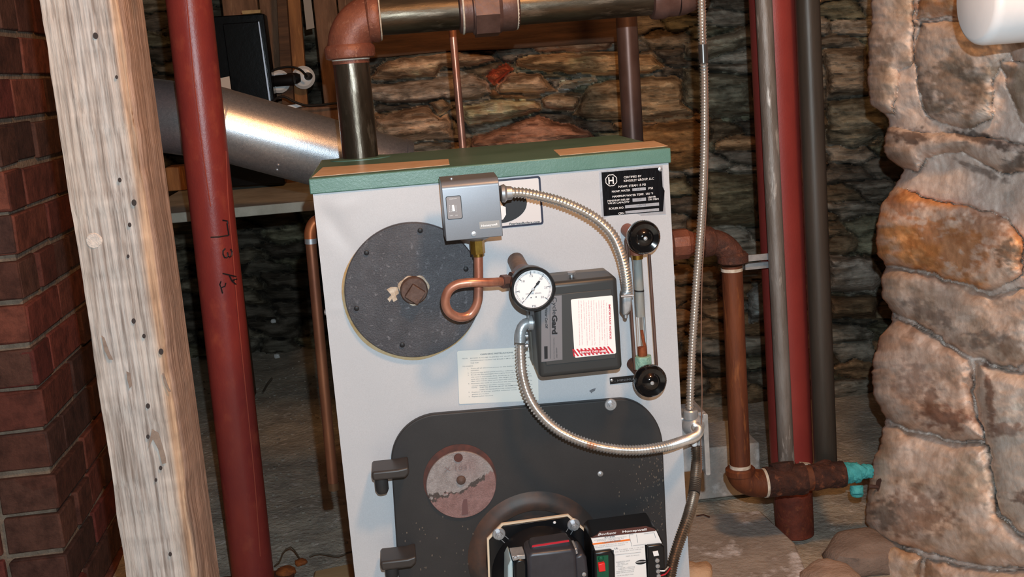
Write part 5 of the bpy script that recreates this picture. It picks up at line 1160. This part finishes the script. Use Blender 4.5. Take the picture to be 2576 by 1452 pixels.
# ledge behind the column
lb = [P(340, 572, 1.22), P(895, 515, 1.22)]
lx0, lx1 = lb[0][0], lb[1][0]; lz = (P(700, 538, 1.22)[2])
obj('ledge_board', box(((lx0+lx1)/2, 1.74, lz+.012), (lx1-lx0, 1.04, .024)), m_pale, None, label='pale flat board on a ledge under the flue duct', cat='board', bevel=.002)
xx = float(P(566, 650, 2.0)[0])
obj('ledge_support', box((xx, 2.0, lz/2), (.05, .3, lz-.001)), m_wood_and_shade, None, label='dark post under the pale ledge board, behind the red column', cat='support')
obj('orange_block', box(V(P(448, 430, 1.9)[0], 1.9, lz+.024+.036), (.055, .1, .07)), m_wood2, None, label='small orange-brown wooden block on the ledge, between post and red column', cat='wooden block', bevel=.003)

# ================================================================== FLOOR ITEMS AND SLABS
def slabp(name, pl, z0, z1, m, label, cat, n=0, **k):
    """flat piece whose top outline follows the given pixels at height z1"""
    top = [G(x, y, z1) for x, y in pl]; return obj(name, prism(top, (0, 0, z0-z1)), m, None, label=label, cat=cat, bevel=k.pop('bevel', .004), **k)
slabp('concrete_pad', [(1700, 1600), (1600, 1310), (1740, 1298), (1912, 1284), (2000, 1366), (2030, 1440), (2010, 1600)], -.01, .022, mat('stained_concrete', (184, 174, 164), (156, 146, 138), (226, 224, 226), scale=10, rough=.92, bump=.004, bscale=70, s3=12, lo3=.58, hi3=.68, speck=.1), 'grey concrete pad with white stains on the floor right of the boiler', 'concrete pad')
a, b = P(1735, 1222, .80), P(1918, 1292, .80); 
obj('concrete_block', box(((a[0]+b[0])/2-.04, .80+.09, .06), (b[0]-a[0]+.08, .18, .12)), m_concrete, None, label='grey concrete block behind the pad, right of the boiler', cat='concrete block', bevel=.004)
obj('tan_brick', box(P(1805, 1176, .9)+V(0, 0, 0), (.05, .08, .028)), m_tan, None, label='pale tan brick piece on the grey concrete block', cat='brick')
obj('rough_stone', [scaly(P(1700, 1150, 1.02), P(1850, 1142, 1.02), .04, s=21, amp=.3)], m_concrete, None, label='rough grey stone behind the tan brick piece', cat='stone')
def rock(name, x, y, Y, sx, sy, sz, m, label, seed=1, cat='stone', **k):
    c = P(x, y, Y); vs = []; n, mm = 26, 14
    for i in range(mm+1):
        ph = PI*i/mm
        for j in range(n):
            th = 2*PI*j/n; d = V(math.sin(ph)*math.cos(th), math.sin(ph)*math.sin(th), math.cos(ph)); q = 1+.28*float(fbm(np.array(d[0]*1.6+seed), np.array(d[1]*1.6+d[2]*1.3+seed*2), seed, 3))
            dd = np.sign(d)*np.abs(d)**.75; vs.append(c+dd*V(sx, sy, sz)*q)
    fs = [(i*n+j, i*n+(j+1) % n, (i+1)*n+(j+1) % n, (i+1)*n+j) for i in range(mm) for j in range(n)]
    return obj(name, (vs, fs), m, None, label=label, cat=cat, smooth=40, **k)
m_rk = mat('tan_rock', (206, 172, 140), (184, 150, 118), scale=20, rough=.85, bump=.002); m_rk2 = mat('pink_rock', (186, 160, 142), (160, 138, 124), scale=20, rough=.9, bump=.003)
rock('rock', 1738, 1470, .24, .042, .05, .034, m_rk, 'tan rock at the bottom edge beside the lower right of the boiler', 3)
rock('rock', 2095, 1480, .30, .055, .06, .04, m_rk2, 'rounded pinkish rock at the bottom edge, left of the stone pier', 6)
rock('rock', 2175, 1395, .42, .075, .06, .035, mat('grey_rock', (150, 132, 120), (132, 116, 106), scale=20, rough=.9, bump=.003), 'flat grey-brown rock at the foot of the stone pier', 9)
slabp('board_offcut', [(790, 1436), (886, 1416), (900, 1520), (770, 1530)], 0, .018, m_tanwood, 'fresh tan board offcut on the floor left of the boiler', 'board')
m_rc = mat('orange_clay', (176, 96, 42), (130, 70, 36), scale=60, rough=.8, bump=.002)
rock('clay_fragment', 720, 1440, .66, .022, .02, .010, m_rc, 'orange-brown clay fragment beside the foot of the red column', 12, 'fragment')
rock('clay_fragment', 757, 1415, .74, .013, .012, .006, m_rc, 'smaller orange clay fragment nearer the board offcut', 15, 'fragment')
rock('pebble', 697, 897, 2.72, .011, .011, .011, m_porc, 'white pebble on the dark floor between red column and boiler', 4, 'pebble')
rock('pebble', 688, 808, 2.78, .010, .010, .008, m_porc, 'smaller dim white chip above the white pebble', 5, 'pebble')
obj('wire_loop', pipe([G(690, 1424, .012), G(704, 1412, .02), G(712, 1390, .03), G(728, 1376, .04), G(740, 1384, .03), G(753, 1404, .008)], .0016, 6), mat('rusty_wire', (84, 66, 48), rough=.6), None, label='loop of thin rusty wire on the floor by the red column', cat='wire')
obj('dry_root', pipe([G(779, 1400, .005), G(800, 1393, .008), G(825, 1396, .005), G(850, 1400, .006), G(880, 1389, .006), G(900, 1388, .004)], .0018, 6), mat('dark_root', (92, 82, 70), rough=.8), None, label='thin dark root lying on the floor left of the boiler base', cat='root')
obj('nail', pipe([G(1752, 1298, .026), G(1765, 1294, .026), G(1785, 1301, .026)], .0014, 6), m_rustdark, None, label='bent rusty nail on the concrete pad', cat='nail')
obj('twig', pipe([G(661, 988, .005), G(672, 968, .01), G(684, 952, .02)], .004, 6), mat('dark_root', ()), None, label='short dark twig on the far floor right of the red column', cat='twig')
rs = np.random.RandomState(8)
g = []
for k in range(500):
    x, y = rs.uniform(-.95, -.27), rs.uniform(.45, 2.6); r = rs.uniform(.002, .006)
    z = float(fbm(np.array(x*3), np.array(y*3), 3, 5)*.018+fbm(np.array(x*14), np.array(y*14), 8, 3)*.006-.012)
    n = 5; g.append(prism([V(x+r*math.cos(2*PI*j/n)*rs.uniform(.6, 1), y+r*math.sin(2*PI*j/n)*rs.uniform(.6, 1), z+r*.8) for j in range(n)], (0, 0, -r)))
obj('floor_grit', g, mat('grit', (172, 164, 152), (120, 112, 100), scale=60, rough=.9), None, label='pale grit and crumbs scattered over the rough floor', cat='grit', kind='stuff', smooth=0)

# ================================================================== LIGHT
def light(name, kind, loc, power, color, size=.02):
    l = bpy.data.lights.new(name, kind); l.energy = power; l.color = color
    if kind == 'AREA': l.size = size
    else: l.shadow_soft_size = size
    o = bpy.data.objects.new(name, l); COL.objects.link(o); o.location = tuple(loc); return o
light('camera_flash', 'POINT', CAM+Rv*.025+Uv*.085-Fv*.01, 84, (.76, .91, 1.0), .006)
light('ceiling_bulb', 'POINT', (.3, -1.0, 1.9), 58, (1., .52, .22), .09)
w = bpy.data.worlds.new('world'); sc.world = w; w.use_nodes = True
w.node_tree.nodes['Background'].inputs[0].default_value = (.9, .78, .62, 1); w.node_tree.nodes['Background'].inputs[1].default_value = .06
vs_ = sc.view_settings; vs_.view_transform = 'Standard'; vs_.look = 'None'; vs_.gamma = 1; vs_.use_curve_mapping = False; vs_.exposure = 0
for o_k in ('steel_column', 'cross_beam', 'header_shadow', 'ledge_board', 'timber_post', 'concrete_pad', 'ledge_support', 'board_offcut'):
    for o_ in bpy.data.objects:
        if o_.parent is None and o_.name.split('.')[0] == o_k: o_['kind'] = 'thing'
